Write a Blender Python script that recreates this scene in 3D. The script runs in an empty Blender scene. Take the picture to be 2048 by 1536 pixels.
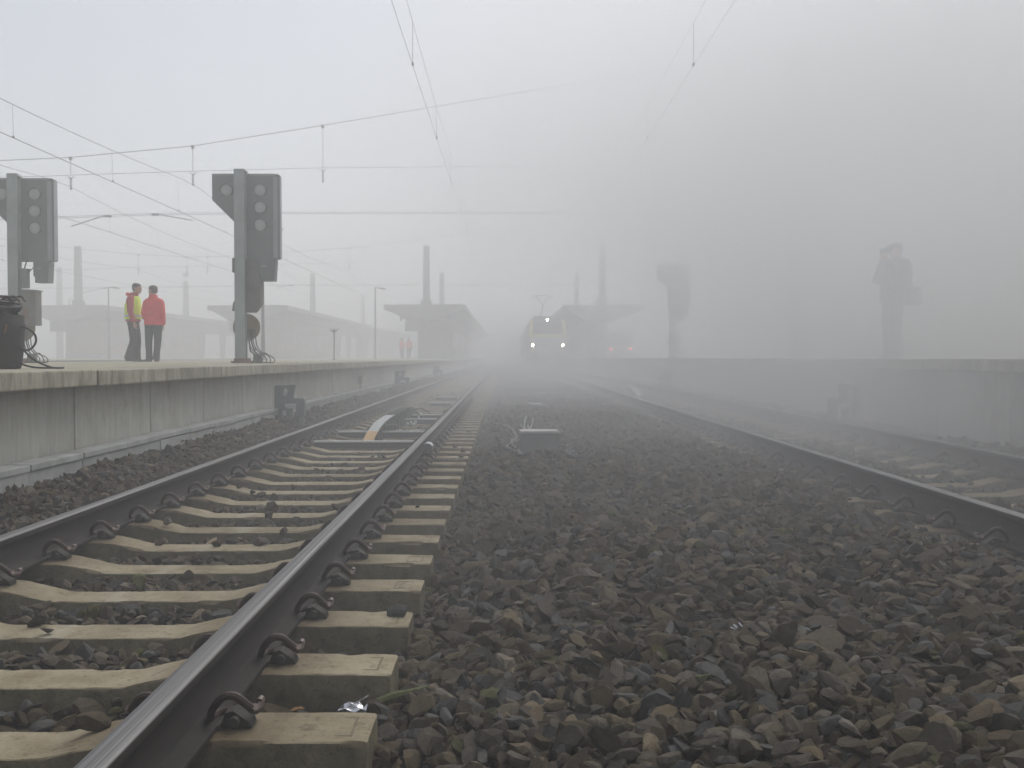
import bpy, bmesh, math, random
import numpy as np
from mathutils import Vector, Matrix, Euler
rad = math.radians
random.seed(7)
RNG = np.random.default_rng(11)
S = bpy.context.scene
COL = S.collection

# ---------------------------------------------------------------- camera, sky, sun, exposure
FPX = 2083.0                       # focal length in pixels of the 2048 px wide photograph
CAM_Z = 0.842                      # above the left track's rail heads (z = 0)
cam_d = bpy.data.cameras.new('camera_lens')
cam_d.sensor_width = 36.0
cam_d.lens = 36.0 * FPX / 2048.0
cam_d.clip_start = 0.05
cam_d.clip_end = 3000.0
cam = bpy.data.objects.new('scene_camera', cam_d)
COL.objects.link(cam)
cam.location = (0, 0, CAM_Z)
yaw = math.atan((1024 - 1008) / FPX)       # the rails run along +Y and vanish at pixel (1008, 715)
pitch = math.atan((768 - 715) / FPX)
cam.rotation_euler = (rad(90) - pitch, 0, -yaw)
S.camera = cam

SUN_EL, SUN_AZ = rad(50), rad(32)          # azimuth from +Y, negative to the left
world = bpy.data.worlds.new("World")
S.world = world
world.use_nodes = True
wn = world.node_tree
for n in list(wn.nodes):
    wn.nodes.remove(n)
w_out = wn.nodes.new('ShaderNodeOutputWorld')
w_bg = wn.nodes.new('ShaderNodeBackground')
w_sky = wn.nodes.new('ShaderNodeTexSky')
w_sky.sky_type = 'NISHITA'
w_sky.sun_disc = False
w_sky.sun_elevation = SUN_EL
w_sky.sun_rotation = SUN_AZ
w_sky.altitude = 60
w_sky.air_density = 1.0
w_sky.dust_density = 2.0
w_sky.ozone_density = 1.0
w_hs = wn.nodes.new('ShaderNodeHueSaturation')
w_hs.inputs['Saturation'].default_value = 0.37
w_bg.inputs['Strength'].default_value = 0.105
wn.links.new(w_sky.outputs[0], w_hs.inputs['Color'])
wn.links.new(w_hs.outputs[0], w_bg.inputs['Color'])
wn.links.new(w_bg.outputs[0], w_out.inputs['Surface'])

sun_d = bpy.data.lights.new('sun', 'SUN')
sun_d.energy = 1.4
sun_d.angle = rad(40)
sun_d.color = (1.0, 0.985, 0.96)
sun = bpy.data.objects.new('sun', sun_d)
COL.objects.link(sun)
sd = Vector((math.sin(SUN_AZ) * math.cos(SUN_EL), math.cos(SUN_AZ) * math.cos(SUN_EL), math.sin(SUN_EL)))
sun.rotation_euler = sd.to_track_quat('Z', 'Y').to_euler()

S.view_settings.view_transform = 'Standard'
S.view_settings.look = 'None'
S.view_settings.exposure = 0.52
S.view_settings.gamma = 1.0
S.view_settings.use_curve_mapping = False
S.cycles.use_adaptive_sampling = True
S.cycles.adaptive_threshold = 0.007
S.cycles.volume_bounces = 10
S.cycles.max_bounces = 14
S.cycles.diffuse_bounces = 3
S.cycles.glossy_bounces = 2
S.cycles.volume_step_rate = 3.0
S.cycles.volume_max_steps = 256

# ---------------------------------------------------------------- materials
def newmat(name):
    m = bpy.data.materials.new(name)
    m.use_nodes = True
    nt = m.node_tree
    b = nt.nodes['Principled BSDF']
    return m, nt, b

def lk(nt, a, b):
    nt.links.new(a, b)

def node(nt, t, **kw):
    n = nt.nodes.new(t)
    for k, v in kw.items():
        if k in n.inputs:
            n.inputs[k].default_value = v
        else:
            setattr(n, k, v)
    return n

def coords(nt, scale=(1, 1, 1), rnd=False):
    tc = node(nt, 'ShaderNodeTexCoord')
    mp = node(nt, 'ShaderNodeMapping')
    mp.inputs['Scale'].default_value = scale
    lk(nt, tc.outputs['Object'], mp.inputs['Vector'])
    if rnd:
        oi = node(nt, 'ShaderNodeObjectInfo')
        mu = node(nt, 'ShaderNodeMath', operation='MULTIPLY')
        mu.inputs[1].default_value = 57.0
        lk(nt, oi.outputs['Random'], mu.inputs[0])
        cx = node(nt, 'ShaderNodeCombineXYZ')
        lk(nt, mu.outputs[0], cx.inputs[0]); lk(nt, mu.outputs[0], cx.inputs[2])
        lk(nt, cx.outputs[0], mp.inputs['Location'])
    return mp.outputs['Vector']

def noise(nt, vec, scale, detail=4, rough=0.55):
    n = node(nt, 'ShaderNodeTexNoise')
    n.inputs['Scale'].default_value = scale
    n.inputs['Detail'].default_value = detail
    n.inputs['Roughness'].default_value = rough
    lk(nt, vec, n.inputs['Vector'])
    return n.outputs['Fac']

def ramp(nt, fac, stops):
    r = node(nt, 'ShaderNodeValToRGB')
    e = r.color_ramp.elements
    while len(e) > 1:
        e.remove(e[-1])
    e[0].position = stops[0][0]
    e[0].color = (*stops[0][1], 1)
    for p, c in stops[1:]:
        x = e.new(p)
        x.color = (*c, 1)
    lk(nt, fac, r.inputs['Fac'])
    return r.outputs['Color']

def g(v):
    return (v, v, v)

def mix(nt, fac, a, b, mode='MIX'):
    m = node(nt, 'ShaderNodeMix', data_type='RGBA', blend_type=mode)
    for sock, val in ((m.inputs[0], fac), (m.inputs[6], a), (m.inputs[7], b)):
        if isinstance(val, (int, float)):
            sock.default_value = val
        elif isinstance(val, tuple):
            sock.default_value = (*val, 1) if len(val) == 3 else val
        else:
            lk(nt, val, sock)
    return m.outputs[2]

def bump(nt, b, height, strength=0.3, dist=0.01):
    n = node(nt, 'ShaderNodeBump')
    n.inputs['Strength'].default_value = strength
    n.inputs['Distance'].default_value = dist
    lk(nt, height, n.inputs['Height'])
    lk(nt, n.outputs[0], b.inputs['Normal'])

def plain(name, col, rough=0.7, metal=0.0, var=0.25, scale=6.0, bs=0.15, rnd=False, dirt=None, dirt_amt=0.5):
    """a slightly uneven, slightly dirty surface of one colour"""
    m, nt, b = newmat(name)
    v = coords(nt, rnd=rnd)
    n1 = noise(nt, v, scale, 6, 0.65)
    lo = tuple(c * (1 - var) for c in col)
    hi = tuple(min(1, c * (1 + var)) for c in col)
    c = ramp(nt, n1, [(0.3, lo), (0.7, hi)])
    if dirt:
        n2 = noise(nt, v, scale * 0.45, 5, 0.7)
        f = ramp(nt, n2, [(0.5, g(0)), (0.72, g(dirt_amt))])
        c = mix(nt, f, c, dirt)
    lk(nt, c, b.inputs['Base Color'])
    b.inputs['Roughness'].default_value = rough
    b.inputs['Metallic'].default_value = metal
    if bs > 0:
        n3 = noise(nt, v, scale * 12, 3)
        bump(nt, b, n3, bs, 0.004)
    return m

def emit(name, col, strength):
    m, nt, b = newmat(name)
    b.inputs['Base Color'].default_value = (*col, 1)
    b.inputs['Emission Color'].default_value = (*col, 1)
    b.inputs['Emission Strength'].default_value = strength
    return m

def mat_sleeper():
    m, nt, b = newmat('sleeper_concrete')
    v = coords(nt, rnd=True)
    big = noise(nt, v, 5.0, 6, 0.65)
    c = ramp(nt, big, [(0.28, (0.20, 0.164, 0.102)), (0.55, (0.315, 0.270, 0.185)), (0.75, (0.38, 0.334, 0.242))])
    oi0 = node(nt, 'ShaderNodeObjectInfo')
    c = mix(nt, 1.0, c, ramp(nt, oi0.outputs['Random'], [(0, (.78, .76, .72)), (.4, (1.0, .98, .95)), (.75, (1.05, 1.05, 1.04)), (1, (1.14, 1.13, 1.10))]), 'MULTIPLY')
    # rust dust thrown off the rails lies on the concrete near the rail seats
    tc = node(nt, 'ShaderNodeTexCoord')
    sx = node(nt, 'ShaderNodeSeparateXYZ')
    lk(nt, tc.outputs['Object'], sx.inputs[0])
    ab = node(nt, 'ShaderNodeMath', operation='ABSOLUTE'); lk(nt, sx.outputs[0], ab.inputs[0])
    sb = node(nt, 'ShaderNodeMath', operation='SUBTRACT'); lk(nt, ab.outputs[0], sb.inputs[0]); sb.inputs[1].default_value = 0.755
    ab2 = node(nt, 'ShaderNodeMath', operation='ABSOLUTE'); lk(nt, sb.outputs[0], ab2.inputs[0])
    near = ramp(nt, ab2.outputs[0], [(0.06, g(0.75)), (0.34, g(0.0))])
    c = mix(nt, near, c, (0.115, 0.08, 0.045))
    # pale band of washed concrete along the middle of the track
    oi_ = node(nt, 'ShaderNodeObjectInfo')
    sh_ = node(nt, 'ShaderNodeMath', operation='MULTIPLY_ADD'); lk(nt, oi_.outputs['Random'], sh_.inputs[0]); sh_.inputs[1].default_value = .16; lk(nt, sx.outputs[0], sh_.inputs[2])
    ab3 = node(nt, 'ShaderNodeMath', operation='ABSOLUTE'); lk(nt, sh_.outputs[0], ab3.inputs[0])
    wob = node(nt, 'ShaderNodeMath', operation='MULTIPLY_ADD'); lk(nt, noise(nt, v, 14, 4), wob.inputs[0]); wob.inputs[1].default_value = .10; lk(nt, ab3.outputs[0], wob.inputs[2])
    mid = ramp(nt, wob.outputs[0], [(0.05, g(0.42)), (0.13, g(0.0))])
    c = mix(nt, mid, c, (0.46, 0.43, 0.34))
    # green-brown moss and splash on the flanks
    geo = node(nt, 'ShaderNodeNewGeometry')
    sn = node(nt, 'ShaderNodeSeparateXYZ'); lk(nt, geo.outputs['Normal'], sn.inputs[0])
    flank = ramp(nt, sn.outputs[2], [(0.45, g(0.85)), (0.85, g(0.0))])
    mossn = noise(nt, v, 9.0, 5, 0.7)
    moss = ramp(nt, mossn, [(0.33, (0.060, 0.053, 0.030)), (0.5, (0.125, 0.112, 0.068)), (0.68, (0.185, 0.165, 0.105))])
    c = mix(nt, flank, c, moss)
    pit = noise(nt, v, 60, 4, 0.7)
    spots = ramp(nt, pit, [(0.34, g(0.45)), (0.42, g(1.0))])
    c = mix(nt, 0.6, c, spots, 'MULTIPLY')
    blot = noise(nt, v, 16, 6, 0.75)
    bl = ramp(nt, blot, [(0.54, g(0.0)), (0.66, g(0.55))])
    c = mix(nt, bl, c, (0.085, 0.062, 0.038))
    # brown rust-dust line along the arris
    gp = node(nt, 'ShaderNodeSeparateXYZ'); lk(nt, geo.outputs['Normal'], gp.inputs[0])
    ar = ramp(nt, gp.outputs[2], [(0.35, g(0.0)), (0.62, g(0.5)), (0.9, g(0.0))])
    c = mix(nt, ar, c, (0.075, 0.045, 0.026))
    lk(nt, c, b.inputs['Base Color'])
    b.inputs['Roughness'].default_value = 0.92
    b.inputs['Specular IOR Level'].default_value = 0.2
    bump(nt, b, pit, 0.6, 0.006)
    return m

def mat_rail_side():
    m, nt, b = newmat('rail_rust')
    v = coords(nt, (6, 0.5, 6))
    n1 = noise(nt, v, 3.0, 6, 0.7)
    c = ramp(nt, n1, [(0.3, (0.019, 0.016, 0.0145)), (0.7, (0.040, 0.031, 0.026))])
    lk(nt, c, b.inputs['Base Color'])
    b.inputs['Roughness'].default_value = 0.85
    b.inputs['Specular IOR Level'].default_value = 0.3
    n2 = noise(nt, coords(nt, (8, 3, 8)), 14, 4)
    bump(nt, b, n2, 0.15, 0.003)
    return m

def mat_rail_head():
    m, nt, b = newmat('rail_polished_steel')
    v = coords(nt, (90, 0.35, 90))
    n1 = noise(nt, v, 1.0, 5, 0.7)
    c = ramp(nt, n1, [(0.3, (0.095, 0.090, 0.087)), (0.5, (0.18, 0.175, 0.17)), (0.72, (0.31, 0.305, 0.30))])
    lk(nt, c, b.inputs['Base Color'])
    r = ramp(nt, n1, [(0.3, g(0.68)), (0.7, g(0.5))])
    lk(nt, r, b.inputs['Roughness'])
    b.inputs['Metallic'].default_value = 0.75
    return m

def mat_stone():
    m, nt, b = newmat('ballast_stone')
    at = node(nt, 'ShaderNodeAttribute', attribute_name='stone_tint')
    v = coords(nt)
    n1 = noise(nt, v, 45, 5, 0.7)
    sh = ramp(nt, n1, [(0.30, g(0.68)), (0.70, g(1.28))])
    c = mix(nt, 1.0, at.outputs['Color'], sh, 'MULTIPLY')
    n0 = noise(nt, v, 1.3, 4, 0.6)
    rust = ramp(nt, n0, [(0.45, g(0.0)), (0.75, g(0.45))])
    c = mix(nt, rust, c, (0.045, 0.033, 0.021))
    lk(nt, c, b.inputs['Base Color'])
    b.inputs['Roughness'].default_value = 0.95
    b.inputs['Specular IOR Level'].default_value = 0.12
    n2 = noise(nt, v, 150, 3, 0.6)
    bump(nt, b, n2, 0.35, 0.004)
    return m

def mat_bed():
    m, nt, b = newmat('ballast_bed_gap_shade')
    v = coords(nt)
    vo = node(nt, 'ShaderNodeTexVoronoi'); vo.inputs['Scale'].default_value = 19
    lk(nt, v, vo.inputs['Vector'])
    sp = node(nt, 'ShaderNodeSeparateColor'); lk(nt, vo.outputs['Color'], sp.inputs[0])
    c = ramp(nt, sp.outputs[0], [(0.0, (0.012, 0.010, 0.008)), (0.6, (0.024, 0.020, 0.016)), (1.0, (0.04, 0.035, 0.028))])  # bed coloured dark so the gaps between stones look shaded
    lk(nt, c, b.inputs['Base Color'])
    b.inputs['Roughness'].default_value = 0.95
    b.inputs['Specular IOR Level'].default_value = 0.1
    bump(nt, b, vo.outputs['Distance'], 1.0, 0.05)
    return m

def mat_wall():
    """cast concrete with water streaks running down it"""
    m, nt, b = newmat('platform_wall_concrete')
    v = coords(nt, rnd=True)
    n1 = noise(nt, v, 1.6, 6, 0.65)
    c = ramp(nt, n1, [(0.3, (0.50, 0.49, 0.435)), (0.7, (0.60, 0.59, 0.535))])
    vs = coords(nt, (1, 9, 0.8), rnd=True)
    n2 = noise(nt, vs, 2.2, 5, 0.7)
    f = ramp(nt, n2, [(0.34, g(0.42)), (0.62, g(0.0))])
    c = mix(nt, f, c, (0.30, 0.28, 0.22))
    vs2 = coords(nt, (1, 5, 0.3), rnd=True)
    n4 = noise(nt, vs2, 2.0, 5, 0.6)
    f2 = ramp(nt, n4, [(0.54, g(0.0)), (0.72, g(0.6))])
    c = mix(nt, f2, c, (0.52, 0.51, 0.47))
    oi = node(nt, 'ShaderNodeObjectInfo')
    tone = ramp(nt, oi.outputs['Random'], [(0, g(0.80)), (.5, g(.97)), (1, g(1.06))])
    c = mix(nt, 1.0, c, tone, 'MULTIPLY')
    blot = ramp(nt, noise(nt, v, 2.6, 7, 0.75), [(0.52, g(0)), (0.70, g(0.5))])
    c = mix(nt, blot, c, (0.24, 0.225, 0.17))
    lk(nt, c, b.inputs['Base Color'])
    b.inputs['Roughness'].default_value = 0.9
    bump(nt, b, noise(nt, v, 40, 4), 0.2, 0.004)
    return m

def mat_coping():
    m, nt, b = newmat('coping_concrete')
    v = coords(nt, rnd=True)
    n1 = noise(nt, v, 3.0, 6, 0.7)
    c = ramp(nt, n1, [(0.28, (0.24, 0.22, 0.155)), (0.5, (0.37, 0.345, 0.265)), (0.72, (0.45, 0.425, 0.34))])
    vs = coords(nt, (1, 5, 1.2), rnd=True)
    n2 = noise(nt, vs, 1.7, 6, 0.75)
    f = ramp(nt, n2, [(0.46, g(0.0)), (0.62, g(0.8))])
    c = mix(nt, f, c, (0.15, 0.14, 0.095))
    oi = node(nt, 'ShaderNodeObjectInfo')
    tone = ramp(nt, oi.outputs['Random'], [(0, g(0.84)), (.5, g(.98)), (1, g(1.05))])
    c = mix(nt, 1.0, c, tone, 'MULTIPLY')
    lk(nt, c, b.inputs['Base Color'])
    b.inputs['Roughness'].default_value = 0.9
    bump(nt, b, noise(nt, v, 50, 4), 0.25, 0.004)
    return m

def mat_paving():
    m, nt, b = newmat('platform_paving')
    v = coords(nt)
    n1 = noise(nt, v, 1.4, 6, 0.7)
    c = ramp(nt, n1, [(0.3, (0.30, 0.27, 0.18)), (0.7, (0.42, 0.385, 0.28))])
    br = node(nt, 'ShaderNodeTexBrick')
    br.inputs['Scale'].default_value = 1.6
    br.inputs['Mortar Size'].default_value = 0.012
    br.inputs['Color1'].default_value = (1, 1, 1, 1); br.inputs['Color2'].default_value = (0.86, 0.86, 0.86, 1)
    br.inputs['Mortar'].default_value = (0.4, 0.4, 0.38, 1)
    lk(nt, v, br.inputs['Vector'])
    c = mix(nt, 1.0, c, br.outputs['Color'], 'MULTIPLY')
    lk(nt, c, b.inputs['Base Color'])
    b.inputs['Roughness'].default_value = 0.85
    return m

M = {}
def build_materials():
    M['sleeper'] = mat_sleeper()
    M['rail'] = mat_rail_side()
    M['railhead'] = mat_rail_head()
    M['clip'] = plain('rusty_clip', (0.060, 0.038, 0.030), 0.55, 0.4, 0.35, 30, 0.3)
    M['shoulder'] = plain('cast_iron', (0.05, 0.045, 0.036), 0.8, 0.2, 0.4, 25, 0.4)
    M['cliptip'] = plain('worn_clip_tip', (0.15, 0.11, 0.09), 0.5, 0.3, 0.2, 40, 0.1)
    M['stone'] = mat_stone()
    M['bed'] = mat_bed()
    M['wall'] = mat_wall()
    M['coping'] = mat_coping()
    M['paving'] = mat_paving()
    M['joint'] = plain('dark_joint', (0.05, 0.05, 0.045), 0.95, 0, 0.2)
    M['trough'] = plain('trough_concrete', (0.33, 0.34, 0.325), 0.85, 0, 0.22, 4, 0.25, True, (0.11, 0.115, 0.10))
    M['sigpost'] = plain('grey_signal_post', (0.30, 0.345, 0.33), 0.6, 0.1, 0.12, 3, 0.05, True, (0.09, 0.08, 0.065), 0.4)
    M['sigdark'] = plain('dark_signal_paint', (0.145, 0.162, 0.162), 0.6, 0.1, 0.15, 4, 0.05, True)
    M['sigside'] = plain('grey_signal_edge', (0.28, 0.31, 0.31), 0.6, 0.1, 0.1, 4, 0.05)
    M['lens'] = plain('dull_lens', (0.36, 0.39, 0.38), 0.35, 0, 0.12, 18, 0.1)
    M['sigbox'] = plain('signal_box_metal', (0.13, 0.13, 0.12), 0.65, 0.2, 0.25, 5, 0.1, True, (0.12, 0.06, 0.035), 0.6)
    M['amber'] = plain('weathered_yellow', (0.17, 0.115, 0.045), 0.7, 0, 0.25, 6, 0.05, True)
    M['cable'] = plain('black_cable', (0.02, 0.02, 0.021), 0.6, 0, 0.2)
    M['palecable'] = plain('pale_cable', (0.19, 0.19, 0.185), 0.6, 0, 0.2)
    M['dullcable'] = plain('dull_cable', (0.10, 0.10, 0.095), 0.7, 0, 0.2)
    M['galv'] = plain('galvanised_steel', (0.30, 0.31, 0.31), 0.45, 0.6, 0.15, 8, 0.05)
    M['palebar'] = plain('bare_metal_bar', (0.55, 0.56, 0.55), 0.4, 0.5, 0.12, 8, 0.05)
    M['wire'] = plain('overhead_wire', (0.035, 0.038, 0.04), 0.5, 0.5, 0.1)
    M['insul'] = plain('grey_insulator', (0.10, 0.11, 0.12), 0.4, 0, 0.1)
    M['mast'] = plain('mast_concrete', (0.145, 0.14, 0.13), 0.85, 0, 0.2, 2, 0.1, True)
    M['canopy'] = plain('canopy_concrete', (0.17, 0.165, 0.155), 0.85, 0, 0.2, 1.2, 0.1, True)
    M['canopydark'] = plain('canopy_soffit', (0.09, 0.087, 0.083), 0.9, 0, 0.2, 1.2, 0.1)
    M['brick'] = plain('weathered_brick', (0.20, 0.13, 0.10), 0.9, 0, 0.3, 3, 0.1)
    M['glassdark'] = plain('dark_window', (0.02, 0.022, 0.025), 0.15, 0, 0.1, 3, 0)
    M['lamp'] = plain('lamp_grey', (0.11, 0.115, 0.115), 0.5, 0.3, 0.1, 5, 0.05)
    M['rampmetal'] = plain('ramp_zinc', (0.36, 0.37, 0.36), 0.42, 0.55, 0.2, 9, 0.1)
    M['rampwood'] = plain('ramp_wood', (0.46, 0.28, 0.11), 0.75, 0, 0.25, 14, 0.2)
    M['rampdark'] = plain('ramp_brush', (0.05, 0.055, 0.048), 0.8, 0.1, 0.3, 20, 0.2)
    M['box'] = plain('junction_box_grey', (0.17, 0.168, 0.155), 0.7, 0, 0.12, 6, 0.08)
    M['boxlid'] = plain('pale_box_lid', (0.44, 0.42, 0.39), 0.6, 0, 0.1, 8, 0.05)
    M['drum'] = plain('old_dark_drum', (0.020, 0.019, 0.018), 0.7, 0.2, 0.4, 5, 0.2, False, (0.055, 0.035, 0.025), 0.5)
    M['rust'] = plain('rusty_iron', (0.16, 0.075, 0.04), 0.8, 0.1, 0.4, 9, 0.3)
    M['foil'] = plain('crumpled_foil', (0.72, 0.72, 0.74), 0.25, 0.8, 0.1, 12, 0.2)
    M['moss'] = plain('mossy_stick', (0.12, 0.13, 0.05), 0.9, 0, 0.3, 30, 0.4)
    M['leafbrown'] = plain('dead_leaf', (0.22, 0.11, 0.03), 0.8, 0, 0.3, 40, 0.2)
    M['skin'] = plain('skin', (0.50, 0.29, 0.22), 0.55, 0, 0.08, 20, 0.03)
    M['eye'] = plain('eye_dark', (0.03, 0.025, 0.02), 0.4, 0, 0.1, 20, 0)
    M['lip'] = plain('lips', (0.40, 0.17, 0.14), 0.5, 0, 0.1, 20, 0)
    M['hair'] = plain('dark_hair', (0.035, 0.026, 0.02), 0.6, 0, 0.3, 60, 0.4)
    M['hairgrey'] = plain('greying_hair', (0.10, 0.085, 0.07), 0.6, 0, 0.3, 60, 0.4)
    M['red'] = plain('red_jacket_cloth', (0.78, 0.05, 0.055), 0.8, 0, 0.15, 7, 0.2)
    M['darkred'] = plain('dark_red_cloth', (0.45, 0.03, 0.05), 0.8, 0, 0.2, 7, 0.2)
    M['hivis'] = plain('hi_vis_yellow', (0.70, 0.95, 0.05), 0.65, 0, 0.1, 8, 0.15)
    M['tape'] = plain('reflective_tape', (0.55, 0.57, 0.57), 0.4, 0.2, 0.1, 20, 0)
    M['trouser'] = plain('dark_trousers', (0.028, 0.034, 0.045), 0.85, 0, 0.25, 9, 0.2)
    M['shoe'] = plain('black_shoe', (0.02, 0.019, 0.019), 0.5, 0, 0.2, 20, 0.05)
    M['coat'] = plain('dark_coat', (0.022, 0.024, 0.028), 0.85, 0, 0.2, 9, 0.2)
    M['paper'] = plain('brown_roll', (0.22, 0.16, 0.10), 0.8, 0, 0.15, 14, 0.05)
    M['locogrey'] = plain('loco_light_grey', (0.50, 0.51, 0.50), 0.45, 0.1, 0.08, 3, 0.02)
    M['locodark'] = plain('loco_dark_grey', (0.055, 0.06, 0.065), 0.45, 0.1, 0.15, 3, 0.02)
    M['locoyellow'] = plain('loco_yellow', (0.78, 0.66, 0.06), 0.45, 0, 0.08, 3, 0.02)
    M['under'] = plain('underframe_black', (0.025, 0.024, 0.023), 0.7, 0.2, 0.3, 3, 0.1)
    M['coach'] = plain('coach_grey', (0.14, 0.145, 0.15), 0.5, 0.2, 0.15, 2, 0.03)
    M['headlight'] = emit('headlight_glow', (1.0, 0.80, 0.50), 70.0)
    M['toplight'] = emit('top_headlight_glow', (1.0, 0.93, 0.78), 60.0)
    M['taillight'] = emit('tail_light_glow', (1.0, 0.10, 0.13), 70.0)
build_materials()

# ---------------------------------------------------------------- mesh helpers
class MB:
    """collects shapes, then links them as one mesh object"""
    def __init__(s):
        s.v = []; s.f = []; s.m = []
    def add(s, verts, faces, mi=0):
        o = len(s.v)
        s.v.extend([tuple(p) for p in verts])
        for f in faces:
            s.f.append(tuple(i + o for i in f)); s.m.append(mi)
        return s
    def box(s, c, d, rot=None, mi=0, ch=0.0):
        hx, hy, hz = d[0] / 2, d[1] / 2, d[2] / 2
        c = Vector(c)
        R = Euler(rot).to_matrix() if rot else Matrix.Identity(3)
        if ch <= 0:
            P = [(-hx, -hy, -hz), (hx, -hy, -hz), (hx, hy, -hz), (-hx, hy, -hz),
                 (-hx, -hy, hz), (hx, -hy, hz), (hx, hy, hz), (-hx, hy, hz)]
            F = [(0, 3, 2, 1), (4, 5, 6, 7), (0, 1, 5, 4), (1, 2, 6, 5), (2, 3, 7, 6), (3, 0, 4, 7)]
            return s.add([c + R @ Vector(p) for p in P], F, mi)
        bm = bmesh.new()
        bmesh.ops.create_cube(bm, size=1)
        for v in bm.verts:
            v.co = Vector((v.co.x * d[0], v.co.y * d[1], v.co.z * d[2]))
        bmesh.ops.bevel(bm, geom=bm.edges[:], offset=ch, segments=2, profile=0.6, affect='EDGES')
        bm.verts.ensure_lookup_table()
        for i, v in enumerate(bm.verts): v.index = i
        s.add([c + R @ v.co for v in bm.verts], [[v.index for v in f.verts] for f in bm.faces], mi)
        bm.free()
        return s
    def rings(s, R, mi=0, cap=True, closed=True):
        n = len(R[0]); P = [p for r in R for p in r]; F = []
        for i in range(len(R) - 1):
            for j in range(n if closed else n - 1):
                k = (j + 1) % n
                F.append((i * n + j, i * n + k, (i + 1) * n + k, (i + 1) * n + j))
        if cap:
            F.append(tuple(reversed(range(n))))
            F.append(tuple(range((len(R) - 1) * n, len(R) * n)))
        return s.add(P, F, mi)
    def tube(s, pts, r, n=8, mi=0, cap=True):
        pts = [Vector(p) for p in pts]
        rr = r if isinstance(r, (list, tuple)) else [r] * len(pts)
        R = []; up = None
        for i, p in enumerate(pts):
            t = (pts[min(i + 1, len(pts) - 1)] - pts[max(i - 1, 0)]).normalized()
            if up is None:
                up = Vector((0, 0, 1)) if abs(t.z) < 0.9 else Vector((1, 0, 0))
            a = t.cross(up)
            if a.length < 1e-5: a = t.orthogonal()
            a.normalize(); b = a.cross(t).normalized(); up = b
            R.append([p + (a * math.cos(2 * math.pi * k / n) + b * math.sin(2 * math.pi * k / n)) * rr[i] for k in range(n)])
        # rings run so that faces point outwards
        R = [list(reversed(q)) for q in R]
        return s.rings(R, mi, cap)
    def cable(s, pts, r, n=6, mi=0, k=5):
        pts = [Vector(p) for p in pts]; q = []
        for i in range(len(pts) - 1):
            a, b, c, d = pts[max(i - 1, 0)], pts[i], pts[i + 1], pts[min(i + 2, len(pts) - 1)]
            for j in range(k):
                t = j / k
                q.append(.5 * ((2 * b) + (c - a) * t + (2 * a - 5 * b + 4 * c - d) * t * t + (3 * b - a - 3 * c + d) * t ** 3))
        q.append(pts[-1])
        return s.tube(q, r, n, mi)
    def cyl(s, a, b, r, n=16, mi=0):
        return s.tube([a, b], r, n, mi)
    def prism(s, prof, axis, a, b, mi=0):
        """prof: 2D outline; axis 'x','y','z' is the extrusion direction"""
        def P(u, v, w):
            return {'x': (w, u, v), 'y': (u, w, v), 'z': (u, v, w)}[axis]
        n = len(prof)
        V = [P(u, v, a) for u, v in prof] + [P(u, v, b) for u, v in prof]
        F = [(j, (j + 1) % n, n + (j + 1) % n, n + j) for j in range(n)]
        F.append(tuple(reversed(range(n)))); F.append(tuple(range(n, 2 * n)))
        return s.add(V, F, mi)
    def ball(s, c, r, mi=0, seg=12, rg=8):
        r = r if isinstance(r, (tuple, list)) else (r, r, r)
        R = []
        for i in range(rg + 1):
            t = math.pi * (i / rg) * 0.98 + 0.01 * math.pi
            R.append([(c[0] + r[0] * math.sin(t) * math.cos(2 * math.pi * k / seg),
                       c[1] + r[1] * math.sin(t) * math.sin(2 * math.pi * k / seg),
                       c[2] - r[2] * math.cos(t)) for k in range(seg)])
        return s.rings(R, mi)
    def mesh(s, name, mats, smooth=False, fix=True):
        me = bpy.data.meshes.new(name)
        me.from_pydata(s.v, [], s.f)
        for m in mats: me.materials.append(m)
        if len(mats) > 1:
            me.polygons.foreach_set('material_index', s.m)
        if fix:
            bm = bmesh.new(); bm.from_mesh(me)
            bmesh.ops.recalc_face_normals(bm, faces=bm.faces[:])
            bm.to_mesh(me); bm.free()
        if smooth:
            me.polygons.foreach_set('use_smooth', [True] * len(me.polygons))
            try: me.set_sharp_from_angle(angle=rad(38))
            except Exception: pass
        me.update()
        return me
    def build(s, name, mats, parent=None, smooth=False, loc=None, label=None):
        mats = mats if isinstance(mats, (list, tuple)) else [mats]
        return link(name, s.mesh(name, mats, smooth), parent, loc, label)

def link(name, data, parent=None, loc=None, label=None):
    o = bpy.data.objects.new(name, data)
    COL.objects.link(o)
    if parent is not None: o.parent = parent
    if loc is not None: o.location = loc
    if label: o['label'] = label
    return o

def thing(name, label, cat, loc=(0, 0, 0), rz=0.0, group=None):
    o = bpy.data.objects.new(name, None)
    o.empty_display_size = 0.1
    COL.objects.link(o)
    o.location = loc; o.rotation_euler = (0, 0, rz)
    return tag(o, label, cat, group)

def tag(o, label=None, cat=None, group=None, kind=None):
    if label: o['label'] = label
    if cat: o['category'] = cat
    if group: o['group'] = group
    if kind: o['kind'] = kind
    return o

def copy_tree(o, parent=None, skip=()):
    c = o.copy(); COL.objects.link(c)
    if parent is not None: c.parent = parent
    for ch in list(o.children):
        if ch.name.split('.')[0] in skip: continue
        copy_tree(ch, c, skip)
    return c

def evaluated_mesh(o, name):
    dg = bpy.context.evaluated_depsgraph_get()
    dg.update()
    me = bpy.data.meshes.new_from_object(o.evaluated_get(dg))
    me.name = name
    return me

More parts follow.
